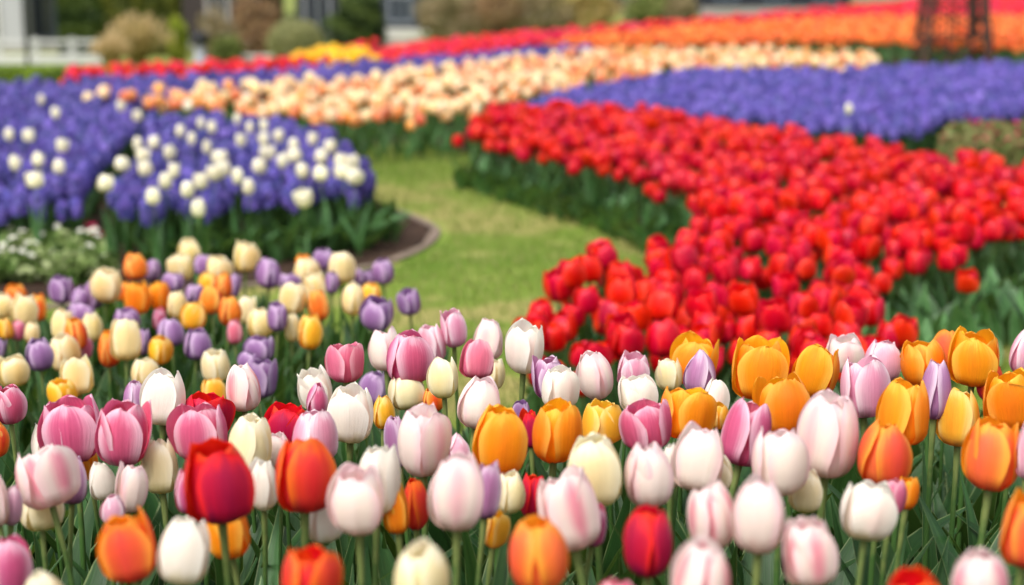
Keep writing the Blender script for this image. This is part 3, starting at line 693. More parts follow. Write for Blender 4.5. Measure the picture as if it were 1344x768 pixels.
MG = [
 ('U', 81, 380, 33, 36, 1.0, .6, 0, 'purple tulip high at left beside the striped lilac one'),
 ('U', 105, 391, 26, 30, 1.0, .5, 0, 'pale lilac purple tulip wedged between two darker purple ones'),
 ('U', 123, 386, 30, 42, 1.02, .4, 5, 'dark purple tulip leaning behind the big square cream one'),
 ('C', 140, 374, 42, 46, .98, .75, 0, 'square topped big cream tulip near the left patch of white flowers'),
 ('OC', 177, 349, 32, 36, 1.0, .5, 0, 'orange tulip with cream flank, highest orange at left'),
 ('U', 201, 354, 24, 30, 1.03, .5, 0, 'purple tulip right of the highest orange one'),
 ('C', 249, 330, 30, 36, 1.04, .6, 0, 'pale cream tulip, topmost of the left clump'),
 ('C', 237, 350, 34, 36, 1.0, .6, 0, 'cream tulip directly beneath the topmost one'),
 ('U', 267, 348, 26, 28, 1.04, .5, 0, 'mauve tulip right of the topmost cream one'),
 ('U', 228, 370, 30, 26, 1.02, .5, 0, 'mauve tulip under the stacked cream pair'),
 ('O', 181, 390, 34, 44, .99, .45, 0, 'flamed orange yellow tulip, left one of the bright orange pair'),
 ('O', 208, 388, 28, 40, 1.0, .5, 0, 'orange yellow tulip, right one of the bright orange pair'),
 ('OC', 163, 382, 20, 26, 1.04, .5, 0, 'orange tulip peeking between the square cream one and the orange pair'),
 ('C', 232, 399, 26, 38, 1.0, .5, 0, 'narrow cream tulip right of the bright orange pair'),
 ('U', 255, 385, 26, 26, 1.02, .5, 0, 'lilac tulip above the golden yellow one'),
 ('Y', 255, 414, 34, 38, .98, .5, 0, 'golden yellow tulip right above a purple one'),
 ('P', 209, 418, 18, 30, 1.03, .5, 0, 'pink tulip sliver left of the round purple one'),
 ('U', 223, 436, 36, 40, .98, .45, 0, 'round deep purple tulip, left one of the purple pair'),
 ('U', 259, 451, 37, 42, .97, .4, 0, 'round deep purple tulip, right one of the purple pair'),
 ('OC', 22, 389, 30, 34, 1.04, .7, 0, 'orange tulip top behind the cream pair at the left edge'),
 ('C', 4, 401, 32, 34, 1.02, .5, 0, 'cream tulip cut by the left edge beside a larger cream one'),
 ('C', 33, 406, 36, 44, .99, .55, 0, 'cream tulip of the far left cluster, with an orange neighbour'),
 ('OC', 51, 403, 22, 36, 1.02, .4, 4, 'orange red tulip on the right of the far left cluster'),
 ('Y', 7, 431, 22, 28, 1.02, .5, 0, 'yellow tulip low at the left edge under the cream pair'),
 ('PS', 24, 433, 20, 28, 1.03, .4, 0, 'salmon tinted tulip under the far left cluster'),
 ('C', 42, 436, 20, 28, 1.02, .5, 0, 'small cream tulip low in the far left cluster'),
 ('U', -2, 456, 20, 30, 1.0, .5, 0, 'purple tulip cut by the left edge'),
 ('U', 52, 465, 37, 44, .96, .5, -3, 'deep purple tulip alone at left above dark foliage'),
 ('U', 107, 411, 38, 28, 1.03, .6, 0, 'lilac tulip top behind the orange flamed and cream pair'),
 ('C', 82, 426, 28, 42, 1.02, .5, 0, 'cream tulip just left of the orange flamed one'),
 ('OC', 99, 438, 32, 44, .97, .5, 0, 'orange flamed tulip between two cream ones'),
 ('C', 120, 428, 28, 40, 1.01, .5, 0, 'cream tulip just right of the orange flamed one'),
 ('C', 83, 462, 40, 52, .99, .5, -8, 'cream tulip leaning right of the lone deep purple one'),
 ('PS', 112, 456, 18, 32, 1.01, .4, 0, 'salmon tulip glimpsed below the orange flamed one'),
 ('C', 165, 445, 42, 56, .95, .7, 0, 'tall cream tulip in front of an orange red one'),
 ('U', 166, 420, 34, 30, 1.02, .5, 0, 'purple tulip top right behind the tall cream one'),
 ('OC', 143, 457, 30, 50, .99, .5, 0, 'orange red tulip behind the tall cream one'),
 ('U', 188, 448, 20, 38, .99, .4, 0, 'purple tulip at the right flank of the tall cream one'),
 ('Y', 210, 459, 33, 38, .98, .5, 0, 'yellow and cream tulip below the round purple pair'),
 ('C', 17, 487, 42, 40, .95, .6, 0, 'wide cream tulip at the left edge above a pink one'),
 ('C', 102, 492, 43, 52, .93, .6, 0, 'butter yellow cream tulip with a pointed side petal'),
 ('Y', 81, 515, 40, 38, .95, .7, 0, 'golden yellow tulip behind the large open mauve pink one'),
 ('C', 190, 488, 38, 40, .96, .6, 0, 'cream tulip just behind the tall white one'),
 ('CW', 282, 480, 37, 44, .95, .5, 0, 'creamy white tulip left of the closed pink striped one'),
 ('Y', 280, 513, 34, 36, .95, .7, 0, 'yellow tulip just above the bright red open one'),
 ('U', 342, 458, 38, 34, .97, .75, 0, 'pale purple tulip with spread tips above another purple one'),
 ('U', 343, 495, 44, 54, .94, .8, 3, 'lilac purple tulip right of the closed pink striped white one'),
 ('U', 326, 474, 28, 26, .98, .6, 0, 'small lilac tulip between the two larger pale purple ones'),
 ('C', 288, 353, 34, 36, 1.0, .5, 0, 'pale yellow tulip above the deep orange pair'),
 ('Y', 274, 368, 26, 24, 1.0, .5, 0, 'small amber tulip beneath the pale yellow one'),
 ('OC', 293, 374, 24, 34, 1.0, .4, 0, 'salmon orange tulip right below the pale yellow one'),
 ('U', 308, 374, 16, 34, 1.03, .4, 0, 'narrow mauve tulip right of the salmon orange one'),
 ('C', 323, 336, 34, 40, 1.0, .55, 0, 'yellow centred cream tulip alone on a thin stem'),
 ('U', 353, 358, 34, 42, .99, .45, 0, 'mauve purple tulip right of the lone yellow centred one'),
 ('U', 379, 370, 30, 26, 1.02, .5, 0, 'lilac tulip between mauve and cream ones'),
 ('OC', 277, 393, 32, 38, .98, .35, 0, 'orange tulip, left one of the deep orange pair'),
 ('OC', 302, 407, 32, 42, .97, .2, 0, 'red orange tulip, right one of the deep orange pair'),
 ('CW', 324, 406, 24, 38, 1.0, .5, 3, 'white tulip right of the deep orange pair'),
 ('PS', 308, 435, 22, 34, 1.0, .3, 0, 'cream pink bud under the deep orange pair'),
 ('C', 341, 422, 36, 42, .99, .5, 0, 'cream tulip just left of the dark purple one'),
 ('U', 364, 415, 28, 40, .96, .4, 0, 'dark purple tulip in front of cream ones, centre of the clump'),
 ('C', 386, 390, 36, 44, .97, .4, 0, 'cream tulip above and right of the dark purple one'),
 ('C', 402, 358, 34, 42, 1.01, .6, 0, 'cream tulip high in the stacked cream column'),
 ('OC', 399, 345, 24, 22, 1.03, .6, 0, 'orange tip of a tulip atop the stacked cream column'),
 ('C', 413, 375, 32, 42, .99, .5, 0, 'cream tulip in the middle of the stacked column'),
 ('OC', 418, 400, 28, 42, .99, .4, 0, 'cream tulip with an orange side at the column\'s foot'),
 ('U', 425, 340, 30, 30, 1.04, .5, 0, 'purple tulip left of the highest cream one by the lawn'),
 ('C', 448, 350, 36, 44, .98, .5, 0, 'cream tulip highest beside the lawn'),
 ('U', 436, 371, 20, 30, 1.02, .5, 0, 'dark purple tulip beneath the highest cream one by the lawn'),
 ('C', 464, 392, 32, 44, .98, .4, 0, 'pale cream tulip, left half of a pair near the lawn'),
 ('Y', 487, 386, 28, 32, 1.0, .5, 0, 'soft yellow tulip, right half of a pair near the lawn'),
 ('U', 470, 364, 22, 26, 1.03, .5, 0, 'small lilac tulip left of the purple one by the lawn'),
 ('U', 486, 364, 20, 22, 1.04, .5, 0, 'tiny lilac tulip touching the purple one by the lawn'),
 ('U', 503, 356, 30, 36, 1.0, .55, 0, 'purple tulip by the lawn edge, highest purple on that side'),
 ('U', 496, 412, 44, 46, .95, .7, 0, 'wide lilac purple tulip above the white and rose pair'),
 ('U', 537, 396, 32, 36, .98, .65, 0, 'single purple tulip farthest out on the lawn'),
 ('C', 384, 430, 22, 38, 1.0, .4, 0, 'yellowish cream tulip behind a thin stem'),
 ('Y', 407, 434, 32, 48, .97, .45, 4, 'cream and apricot tulip low right of a thin stem'),
 ('U', 491, 508, 42, 46, .95, .6, 0, 'deep purple tulip right of the wide ivory one'),
]


i = 0
for grp, zp, rows in (('mixed tulips crowding the foreground bed', .57, FG), ('cream, purple and orange tulips behind on the left', .37, MG)):
    for row in rows:
        typ, x, y, wp, hp, k, op, ti, lab = row
        fg_tulip(i, typ, x, y, wp, hp, k, op, ti, lab, zp, grp, nleaf=3 if zp > .5 else 2, wide=.062 if zp > .5 else .044)
        i += 1

# foliage of the foreground plants, thick enough to hide the soil
def leaf_mass(poly, s, hmin, hmax, W, seed, name, label, mat=LEAF, hf=None, nv=7):
    r = np.random.default_rng(seed); b = Buf()
    for p in scatter(poly, s, .4, r):
        h = r.uniform(hmin, hmax) if hf is None else hf(p) * r.uniform(.7, 1.05)
        V, Fc, UV = leaf_geo(r, h * 1.12, W * (r.uniform(.6, 1.3) if r.random() < .75 else r.uniform(1.4, 1.9)), 4, nv, az=r.uniform(0, 6.28), lean=r.uniform(.05, .35), bend=r.uniform(.1, 1.1))
        b.add(V + [p[0], p[1], 0], Fc, UV, r.random())
    tag(link(name, make_mesh(name, b, mat)), label, 'leaves', kind='stuff')
def fh(p):
    return float(np.interp(p[1], [1.0, 2.0, 2.6, 3.2, 4.4], [.50, .46, .36, .28, .24]))
leaf_mass(smooth_poly(FRONT, 1), .047, 0, 0, .050, 11, 'tulip_foliage', 'dense upright green tulip leaves filling the front beds', hf=fh)

# ------------------------------------------------------------------ flower beds: prototypes
def tulip_arrays(seed, H, Hh, R, opn, nu, nv, nleaf, lw, lnu=3, lnv=5, stem_n=5):
    """one plant as (flower, stem, [leaves]) arrays standing on the origin"""
    r = np.random.default_rng(seed)
    fl = flower(seed, Hh, R, opn, nu, nv)
    off = np.array([r.normal(0, .012), r.normal(0, .012), H - Hh / 2])
    rot = np.array(Euler((r.normal(0, .10), r.normal(0, .10), 0)).to_matrix())
    fl = (fl[0] @ rot.T + off,) + fl[1:]
    s = np.linspace(0, 1, 5)[:, None]
    st = Buf(); st.add(*tube(s * (off + [0, 0, Hh * .02]) + np.sin(s * 3.14) * [[.006, .004, 0]], .0030, stem_n))
    lv = []
    for (V, Fc, UV) in foot_leaves(r, nleaf, H * .78, lw, lnu, lnv):
        bb = Buf(); bb.add(V, Fc, UV, r.random()); lv.append(bb.arrays())
    return fl, st.arrays(), lv

def with_mat(arr, m): return arr[:4] + (np.full(len(arr[1]), m),)
def single(seed, mats_idx=(0, 1, 2), **kw):
    fl, st, lv = tulip_arrays(seed, **kw)
    b = Buf(); b.merge(with_mat(fl, 0)); b.merge(with_mat(st, 1))
    for l in lv: b.merge(with_mat(l, 2))
    return b.arrays()

def bed(points, protos, mats, n_ind, name, label, group, mass_name, mass_label, lod, parts=True, srange=(.80, 1.12), cat='tulip', seed=1, part_names=('flower', 'stem', 'leaf')):
    """nearest n_ind plants in view as objects of their own, the rest as one mass"""
    r = np.random.default_rng(seed)
    P3 = np.concatenate([points, np.full((len(points), 1), .22)], 1)
    px, py, dd = to_pix(P3)
    vis = (px > 0) & (px < 1344) & (py > 0) & (py < 480)
    order = np.argsort(np.where(vis, dd, dd + 1000))
    ind = order[:n_ind] if n_ind else order[:0]; rest = order[len(ind):]
    roots = []
    for p in protos if len(ind) else []:
        if parts:
            root = empty(name, (0, 0, 0), label, cat, group)
            fl, st, lv = p
            link(part_names[0], make_mesh(part_names[0], fl, mats[0]), root)
            if st is not None: link(part_names[1], make_mesh(part_names[1], st, mats[1]), root)
            for l in lv: link(part_names[2], make_mesh(part_names[2], l, mats[2]), root)
        else:
            root = link(name, make_mesh(name, p, mats)); tag(root, label, cat, group)
        roots.append(root)
    used = set()
    for j, q in enumerate(ind):
        k = int(r.integers(len(roots))) if j >= len(roots) else j
        o = roots[k] if k not in used else copy_tree(roots[k])
        used.add(k)
        o.location = (points[q, 0], points[q, 1], 0)
        s = r.uniform(*srange)
        o.rotation_euler = (0, 0, r.uniform(0, 6.28)); o.scale = (s, s, s)
    if len(rest):
        b = Buf()
        for q in rest:
            s = r.uniform(*srange)
            b.merge(lod[int(r.integers(len(lod)))], rotz(r.uniform(0, 6.28)), np.array([points[q, 0], points[q, 1], 0]), s, r.random())
        tag(link(mass_name, make_mesh(mass_name, b, mats)), mass_label, 'flowers', kind='stuff')

def hyacinth(seed, H=.25, nfl=44, low=False):
    r = np.random.default_rng(seed); b = Buf()
    top = H; bot = H - .075
    for k in range(nfl):
        f = (k + .5) / nfl; z = bot + (top - bot) * f + r.normal(0, .003)
        rad = .026 * math.sqrt(max(0.05, 1 - ((f - .38) / .68) ** 2)); a = k * 2.39996 + r.normal(0, .15)
        nrm = np.array([math.cos(a), math.sin(a), .25 + .9 * (f - .4)]); nrm /= np.linalg.norm(nrm)
        c = np.array([rad * math.cos(a), rad * math.sin(a), z])
        t1 = np.cross(nrm, [0, 0, 1.0]); t1 /= np.linalg.norm(t1); t2 = np.cross(nrm, t1)
        s = .0125 * r.uniform(.8, 1.2) * (1.35 if low else 1); np_ = 3 if low else 6
        a0 = r.uniform(0, 6)
        V, Fc, UV = [], [], []
        for q in range(np_):
            aa = a0 + q * 2 * math.pi / np_; hw = (.95 if low else .42)
            d0 = math.cos(aa) * t1 + math.sin(aa) * t2; d1 = -math.sin(aa) * t1 + math.cos(aa) * t2
            o = len(V)
            V += [c, c + d0 * s * .6 + d1 * s * hw + nrm * s * .35, c + d0 * s * 1.15 + nrm * s * .1, c + d0 * s * .6 - d1 * s * hw + nrm * s * .35]
            UV += [[.5, .1], [.1, .6], [.5, 1], [.9, .6]]; Fc.append([o, o + 1, o + 2, o + 3])
        b.add(V, Fc, UV, r.random())
    st = Buf(); s = np.linspace(0, 1, 4)[:, None]
    st.add(*tube(s * np.array([0, 0, top - .01]), .004, 5))
    lv = []
    for (V, Fc, UV) in foot_leaves(r, 3 if low else 4, H * .8, .024, 3, 5):
        bb = Buf(); bb.add(V, Fc, UV, r.random()); lv.append(bb.arrays())
    return b.arrays(), st.arrays(), lv
def hy_single(seed, **kw):
    fl, st, lv = hyacinth(seed, **kw)
    b = Buf(); b.merge(with_mat(fl, 0)); b.merge(with_mat(st, 1))
    for l in lv: b.merge(with_mat(l, 2))
    return b.arrays()

# red bed -------------------------------------------------------------------
rp = scatter(RED, .074, .30, np.random.default_rng(21), 1.2)
hole = poly_px([(935, 352), (1075, 352), (1120, 372), (1085, 386), (950, 386), (915, 370)], ZR)
rr_ = np.random.default_rng(22)
thin = np.sin(rp[:, 0] * 9 + rp[:, 1] * 4) + np.sin(rp[:, 1] * 11 - rp[:, 0] * 5) + rr_.normal(0, .6, len(rp)) < -1.75
rp = rp[~thin]
rp = rp[~(inside(rp, hole) & (rr_.random(len(rp)) < .85))]
rp = np.concatenate([rp, [on_plane(1270, 372, ZR)[0][:2], on_plane(604, 178, ZR)[0][:2], on_plane(1330, 250, ZR)[0][:2]]])
print('red', len(rp))
bed(rp, [tulip_arrays(300 + k, [.262, .25, .27, .255, .275, .24][k], [.076, .080, .072, .07, .078, .074][k], .0295, [.6, .8, .95, 1.15, .7, .45][k], 7, 9, 2, .044, 4, 6) for k in range(6)], [PM['RED'], STEM, LEAF_BED], 300,
    'red_tulip', 'bright red tulip packed in the large curved red bed beside the lawn', 'red tulips in the large curved bed',
    'red_tulips', 'farther red tulips of the large curved bed', [single(320 + k, H=.25, Hh=.076, R=.030, opn=[.5, .75, 1.0][k], nu=5, nv=6, nleaf=2, lw=.04, lnv=4) for k in range(3)], seed=5)
# bushy leaves along the edges of the red bed
edge = expand(RED, .06)
right_front = poly_px([(1090, 380), (1210, 345), (1344, 300), (1500, 320), (1500, 400), (1344, 360), (1300, 385), (1190, 410)], ZR)
leaf_mass(right_front, .075, .12, .20, .045, 31, 'tulip_leaves', 'broad green leaves of plants without flowers before the red bed', LEAF_BED)
b = Buf(); r = np.random.default_rng(33)
rim_px = [(612, 182), (700, 202), (800, 226), (880, 258), (912, 284)]
rim = poly_px(rim_px, ZR)
for s in np.linspace(0, 1, 230):
    c = np.array([np.interp(s, np.linspace(0, 1, 5), rim[:, 0]), np.interp(s, np.linspace(0, 1, 5), rim[:, 1])]) + r.normal(0, .04, 2)
    V, Fc, UV = leaf_geo(r, r.uniform(.10, .17), .045, 4, 6, az=r.uniform(3.4, 6.0), lean=r.uniform(.3, .8), bend=r.uniform(.5, 1.3))
    b.add(V + [c[0], c[1], 0], Fc, UV, r.random())
rim = poly_px([(185, 275), (300, 268), (400, 258), (480, 248), (494, 226)], ZH)
for s in np.linspace(0, 1, 150):
    c = np.array([np.interp(s, np.linspace(0, 1, 5), rim[:, 0]), np.interp(s, np.linspace(0, 1, 5), rim[:, 1])]) + r.normal(0, .04, 2)
    V, Fc, UV = leaf_geo(r, r.uniform(.12, .2), .045, 4, 6, az=r.uniform(3.6, 6.6), lean=r.uniform(.2, .8), bend=r.uniform(.5, 1.3))
    b.add(V + [c[0], c[1], 0], Fc, UV, r.random())
tag(link('edge_leaves', make_mesh('edge_leaves', b, LEAF_BED)), 'drooping green leaves along the lawn edge of the beds', 'leaves', kind='stuff')

# hyacinths -----------------------------------------------------------------
lo_h = [hy_single(420 + k, nfl=22, low=True) for k in range(3)]
hp = scatter(HYL, .080, .28, np.random.default_rng(23), 1.1)
print('hyL', len(hp))
bed(hp, [hyacinth(400 + k) for k in range(4)], [HYA, STEM, LEAF_HY], 290, 'blue_hyacinth', 'violet blue hyacinth spike in the left bed dotted with white tulips',
    'hyacinths in the left bed', 'blue_hyacinths', 'farther violet blue hyacinths of the left bed', lo_h, cat='hyacinth', part_names=('flower_spike', 'stem', 'leaf'), seed=6, srange=(.80, 1.12))
hb = scatter(HYB, .085, .3, np.random.default_rng(24), 1.2)
hr = scatter(HYR, .080, .28, np.random.default_rng(25), 1.15)
print('hyB', len(hb), 'hyR', len(hr))
bed(hb, [], [HYA, STEM, LEAF_HY], 0, '', '', '', 'far_hyacinths', 'thin far strip of violet hyacinths behind the peach tulips', lo_h, seed=7, srange=(.8, 1.12))
bed(hr, [], [HYA, STEM, LEAF_HY], 0, '', '', '', 'right_hyacinths', 'wide violet blue hyacinth bed behind the red tulips', lo_h, seed=8, srange=(.8, 1.12))

WHT = [(11, 180), (40, 181), (81, 196), (55, 214), (75, 223), (46, 240), (20, 219), (143, 245), (156, 220), (188, 225), (187, 209), (218, 242), (243, 254), (260, 242), (281, 232),
       (180, 193), (201, 191), (178, 155), (159, 143), (245, 142), (252, 186), (270, 197), (290, 212), (308, 236), (328, 250), (315, 188), (347, 187), (380, 209), (388, 194), (411, 186),
       (366, 183), (310, 160), (330, 171), (348, 168), (399, 266), (260, 279), (205, 262), (231, 228), (352, 205), (372, 216), (398, 228), (436, 196), (462, 218), (470, 237), (340, 222), (296, 226), (222, 205), (240, 176), (420, 209), (453, 229), (447, 217), (427, 232), (262, 165), (278, 170), (73, 152), (56, 134), (1112, 146)]
wprot = []
for k in range(4):
    fl, st, lv = tulip_arrays(500 + k, .295, .062, .030, [.5, .75, 1.05, .3][k], 7, 9, 2, .035, 3, 5)
    root = empty('white_tulip', (0, 0, 0), 'creamy white tulip standing up among the violet hyacinths', 'tulip', 'white tulips among the hyacinths')
    link('flower', make_mesh('flower', fl, PM['WH']), root); link('stem', make_mesh('stem', st, STEM), root)
    for l in lv: link('leaf', make_mesh('leaf', l, LEAF_BED), root)
    wprot.append(root)
for j, (x, y) in enumerate(WHT):
    o = wprot[j] if j < 4 else copy_tree(wprot[j % 4])
    p, _ = on_plane(x, y, .295); o.location = (p[0], p[1], 0); o.rotation_euler = (0, 0, j * 1.7)
    s = rng.uniform(.60, .95) * ((.80 if x < 1000 else .6) if y < 200 else 1.0); o.scale = (s, s, 1.05)

# peach bed -----------------------------------------------------------------
pp = scatter(PEA, .128, .3, np.random.default_rng(26), 1.15)
rs = np.random.default_rng(27).random(len(pp))
print('peach', len(pp))
A = pp[rs < .52]; B_ = pp[rs >= .52]
def lod3(s0, Hh=.080, R=.031): return [single(s0 + k, H=.25, Hh=Hh, R=R, opn=[.4, .6, .8][k], nu=4, nv=5, nleaf=2, lw=.04, lnv=4, stem_n=4) for k in range(3)]
L1 = lod3(600)
bed(A, [single(610 + k, H=.25, Hh=.080, R=.031, opn=.3 + .15 * k, nu=5, nv=7, nleaf=2, lw=.04, lnv=4) for k in range(4)], [PM['PE'], STEM, LEAF_BED], 150, 'peach_tulip', 'peach orange tulip in the far bed beyond the lawn', 'peach tulips in the far bed',
    'peach_tulips', 'farther peach orange tulips of the far bed', L1, parts=False, seed=9)
bed(B_, [single(620 + k, H=.26, Hh=.080, R=.031, opn=.35 + .15 * k, nu=5, nv=7, nleaf=2, lw=.04, lnv=4) for k in range(4)], [PM['PC'], STEM, LEAF_BED], 150, 'pale_peach_tulip', 'pale creamy peach tulip in the far bed beyond the lawn', 'pale peach tulips in the far bed',
    'pale_peach_tulips', 'farther pale peach tulips of the far bed', L1, parts=False, seed=10)
# orange band, red band, yellow patch ---------------------------------------
op_ = scatter(ORA, .14, .3, np.random.default_rng(28), 1.25)
print('orange', len(op_))
bed(op_, [single(630 + k, H=.26, Hh=.080, R=.031, opn=.35 + .15 * k, nu=5, nv=6, nleaf=2, lw=.04, lnv=4) for k in range(4)], [PM['OF'], STEM, LEAF_BED], 200, 'vivid_orange_tulip', 'vivid orange tulip in the far band beneath the red band', 'orange tulips in the far band',
    'vivid_orange_tulips', 'farther vivid orange tulips of the far band', L1, parts=False, seed=11)
bp = scatter(BND, .11, .3, np.random.default_rng(29), 1.2)
lb_ = scatter(BND, .10, .3, np.random.default_rng(62), 1.1)
bp = np.concatenate([bp, lb_[lb_[:, 0] < .3], on_plane(447, 66, .3)[0][:2] + np.random.default_rng(61).normal(0, 1, (12, 2)) * [.09, .2] + [0, 1.6]])
print('band', len(bp))
bed(bp, [], [PM['DR'], STEM, LEAF_BED], 0, '', '', '', 'far_red_tulips', 'long far band of red tulips along the top of the field', L1, seed=12)
yp = scatter(YEL, .10, .3, np.random.default_rng(30), 1.0)
print('yellow', len(yp))
yprot = [single(640 + k, H=.275, Hh=.08, R=.036, opn=.4 + .15 * k, nu=5, nv=6, nleaf=2, lw=.04, lnv=4) for k in range(3)]
bed(yp, yprot, [PM['YB'], STEM, LEAF_BED], min(len(yp), 250), 'bright_yellow_tulip', 'bright yellow tulip in the small patch beyond the red band', 'yellow tulips beyond the red band', 'yellow_tulips', '', yprot, parts=False, seed=13)

# ------------------------------------------------------------------ small bedding plants
def place_px(x, y):
    """where the line of sight through (x, y) meets the ground"""
    d = ray(x, y)
    for t in np.arange(3, 80, .02):
        p = np.array([0, 0, CAM_H]) + d * t
        if p[2] <= float(terrain(p[0], p[1])): return p
    return p

BL = leafy('bedding_leaf', ['#33491f', '#587434', '#889a5c', '#b4bc8e'], .25)
BW = leafy('bedding_blossom', ['#d8d6c4', '#eeece0', '#dcd8c4'], .3)
BP = leafy('pink_blossom', ['#b01c4c', '#d83a6c'], .3)
def blossom_cloud(r, n, rx, ry, z, s):
    b = Buf()
    for k in range(n):
        a, q = r.uniform(0, 6.28), math.sqrt(r.random())
        c = np.array([rx * q * math.cos(a), ry * q * math.sin(a), z * (1 - .35 * q * q) + r.normal(0, .008)])
        t = r.normal(0, .35, 2); nrm = np.array([t[0], t[1] - .35, 1]); nrm /= np.linalg.norm(nrm)
        t1 = np.cross(nrm, [0, 1, 0.0]); t1 /= np.linalg.norm(t1); t2 = np.cross(nrm, t1)
        for m in range(5):
            aa = m * 1.2566; d0 = math.cos(aa) * t1 + math.sin(aa) * t2; d1 = -math.sin(aa) * t1 + math.cos(aa) * t2
            V = np.array([c, c + d0 * s * .7 + d1 * s * .45 + nrm * s * .25, c + d0 * s * 1.1 + nrm * s * .2, c + d0 * s * .7 - d1 * s * .45 + nrm * s * .25])
            b.add(V, [[0, 1, 2, 3]], None, r.random())
    return b
spots = [(12, 352, 'at the left edge'), (52, 350, 'second from the left edge'), (92, 352, 'in the middle of the row'), (128, 350, 'at the right end of the row'),
         (30, 322, 'behind, second row at the left'), (75, 322, 'behind, middle of the second row'), (112, 328, 'behind, right end of the second row')]
for j, (x, y, w_) in enumerate(spots):
    r = np.random.default_rng(800 + j)
    p = place_px(x, y + 22)
    o = empty('white_bedding_plant', (p[0], p[1], .0), 'low bedding plant with small white flowers ' + w_, 'plant', 'white bedding plants on the soil')
    b = Buf(); V, Fc, UV, pr = leaf_cloud(r, 420, .085, .085, .055, .028, zc=.055, lump=.2); b.add(V, Fc, UV, pr)
    link('foliage', make_mesh('foliage', b, BL, smooth=False), o)
    link('blossom', make_mesh('blossom', blossom_cloud(r, [6, 7, 4, 3, 8, 5, 4][j], .08, .08, .13, .014), BW, smooth=False), o)
for j, (x, y, lab) in enumerate([(268, 246 + 57, 'small'), (112, 303, 'upper'), (127, 312, 'lower'), (8, 309, 'leftmost')]):
    if j == 0: continue
    r = np.random.default_rng(830 + j); p = place_px(x, y + 18)
    o = empty('pink_primrose', (p[0], p[1], 0), {'upper': 'tiny crimson flower beside the white bedding, upper of two', 'lower': 'tiny crimson flower beside the white bedding, lower of two', 'leftmost': 'tiny crimson flower at the left edge behind the white bedding'}[lab], 'flower')
    b = Buf(); V, Fc, UV, pr = leaf_cloud(r, 60, .04, .04, .03, .03, zc=.03); b.add(V, Fc, UV, pr); link('foliage', make_mesh('foliage', b, BL, smooth=False), o)
    link('blossom', make_mesh('blossom', blossom_cloud(r, 7, .028, .028, .085, .016), BP, smooth=False), o)
HE = leafy('heather_leaf', ['#4c5c30', '#75824a', '#93945c', '#a08468'], .2)
for j, (x, y, s, lab) in enumerate([(1268, 200, .13, 'left one of the low olive heather mounds behind the red bed'), (1306, 200, .15, 'middle one of the low olive heather mounds behind the red bed'), (1350, 199, .15, 'right one of the low olive heather mounds behind the red bed')]):
    r = np.random.default_rng(850 + j); p = at_depth(x, y, 8.3)[0]
    o = empty('heather_mound', (p[0], p[1], 0), lab, 'shrub', 'low heather mounds')
    b = Buf(); V, Fc, UV, pr = leaf_cloud(r, 2200, s * 1.1, s, .15, .018, zc=.15, lump=.12, aspect=2.5); b.add(V, Fc, UV, pr); link('foliage', make_mesh('foliage', b, HE, smooth=False), o)
    b = Buf(); V, Fc, UV, pr = leaf_cloud(r, 110, s * 1.05, s, .11, .016, zc=.21, lump=.1); b.add(V, Fc, UV, pr); link('blossom', make_mesh('blossom', b, BP, smooth=False), o)

# ------------------------------------------------------------------ rusty plant frame at right
RUST = plain('rusty_iron', '#46332a', .75, 30, .35, metal=.2)
p = place_px(1247, 92); fx, fy = p[0], p[1]
o = empty('plant_frame', (fx, fy, 0), 'rusty iron lattice pyramid standing in the far flower bed', 'garden frame')
s0 = .31; H0 = 1.9
cs = [(-s0, -s0 * .9), (s0, -s0 * .9), (s0, s0 * .9), (-s0, s0 * .9)]
for cx_, cy_ in cs:
    b = Buf(); s = np.linspace(0, 1, 6)[:, None]
    b.add(*tube(np.concatenate([np.array([[cx_, cy_]]) * (1 - .55 * s), s * H0], 1), .040 if cx_ > 0 else .026, 8)); link('leg', make_mesh('leg', b, RUST), o)
def fr(s_, k): return np.array([*(np.array(cs[k % 4]) * (1 - .55 * s_)), s_ * H0])
for side in range(4):
    b = Buf()
    for q in range(6):
        s1, s2 = q / 6, (q + 1) / 6
        for A_, B2 in ((fr(s1, side), fr(s2, side + 1)), (fr(s1, side + 1), fr(s2, side)), (fr(s2, side), fr(s2, side + 1))):
            b.add(*tube(np.linspace(A_, B2, 3), .010, 5))
    for q in (1 / 3, 2 / 3):
        b.add(*tube(np.array([fr(0, side) * (1 - q) + fr(0, side + 1) * q, fr(.5, side) * (1 - q) + fr(.5, side + 1) * q, fr(1, side) * (1 - q) + fr(1, side + 1) * q]), .010, 5))
    link('lattice_panel', make_mesh('lattice_panel', b, RUST), o)
b = Buf(); b.add(*tube([[0, 0, H0 - .02], [0, 0, H0 + .05], [0, 0, H0 + .12]], [.15, .08, .01], 10)); link('finial', make_mesh('finial', b, RUST), o)

# ------------------------------------------------------------------ beyond the field
PX40 = 40 / F_PX       # metres per pixel at 40 m
def base(x, Y):
    X = (x - CX) / F_PX * Y * 1.0
    return np.array([X, Y, float(terrain(X, Y))])
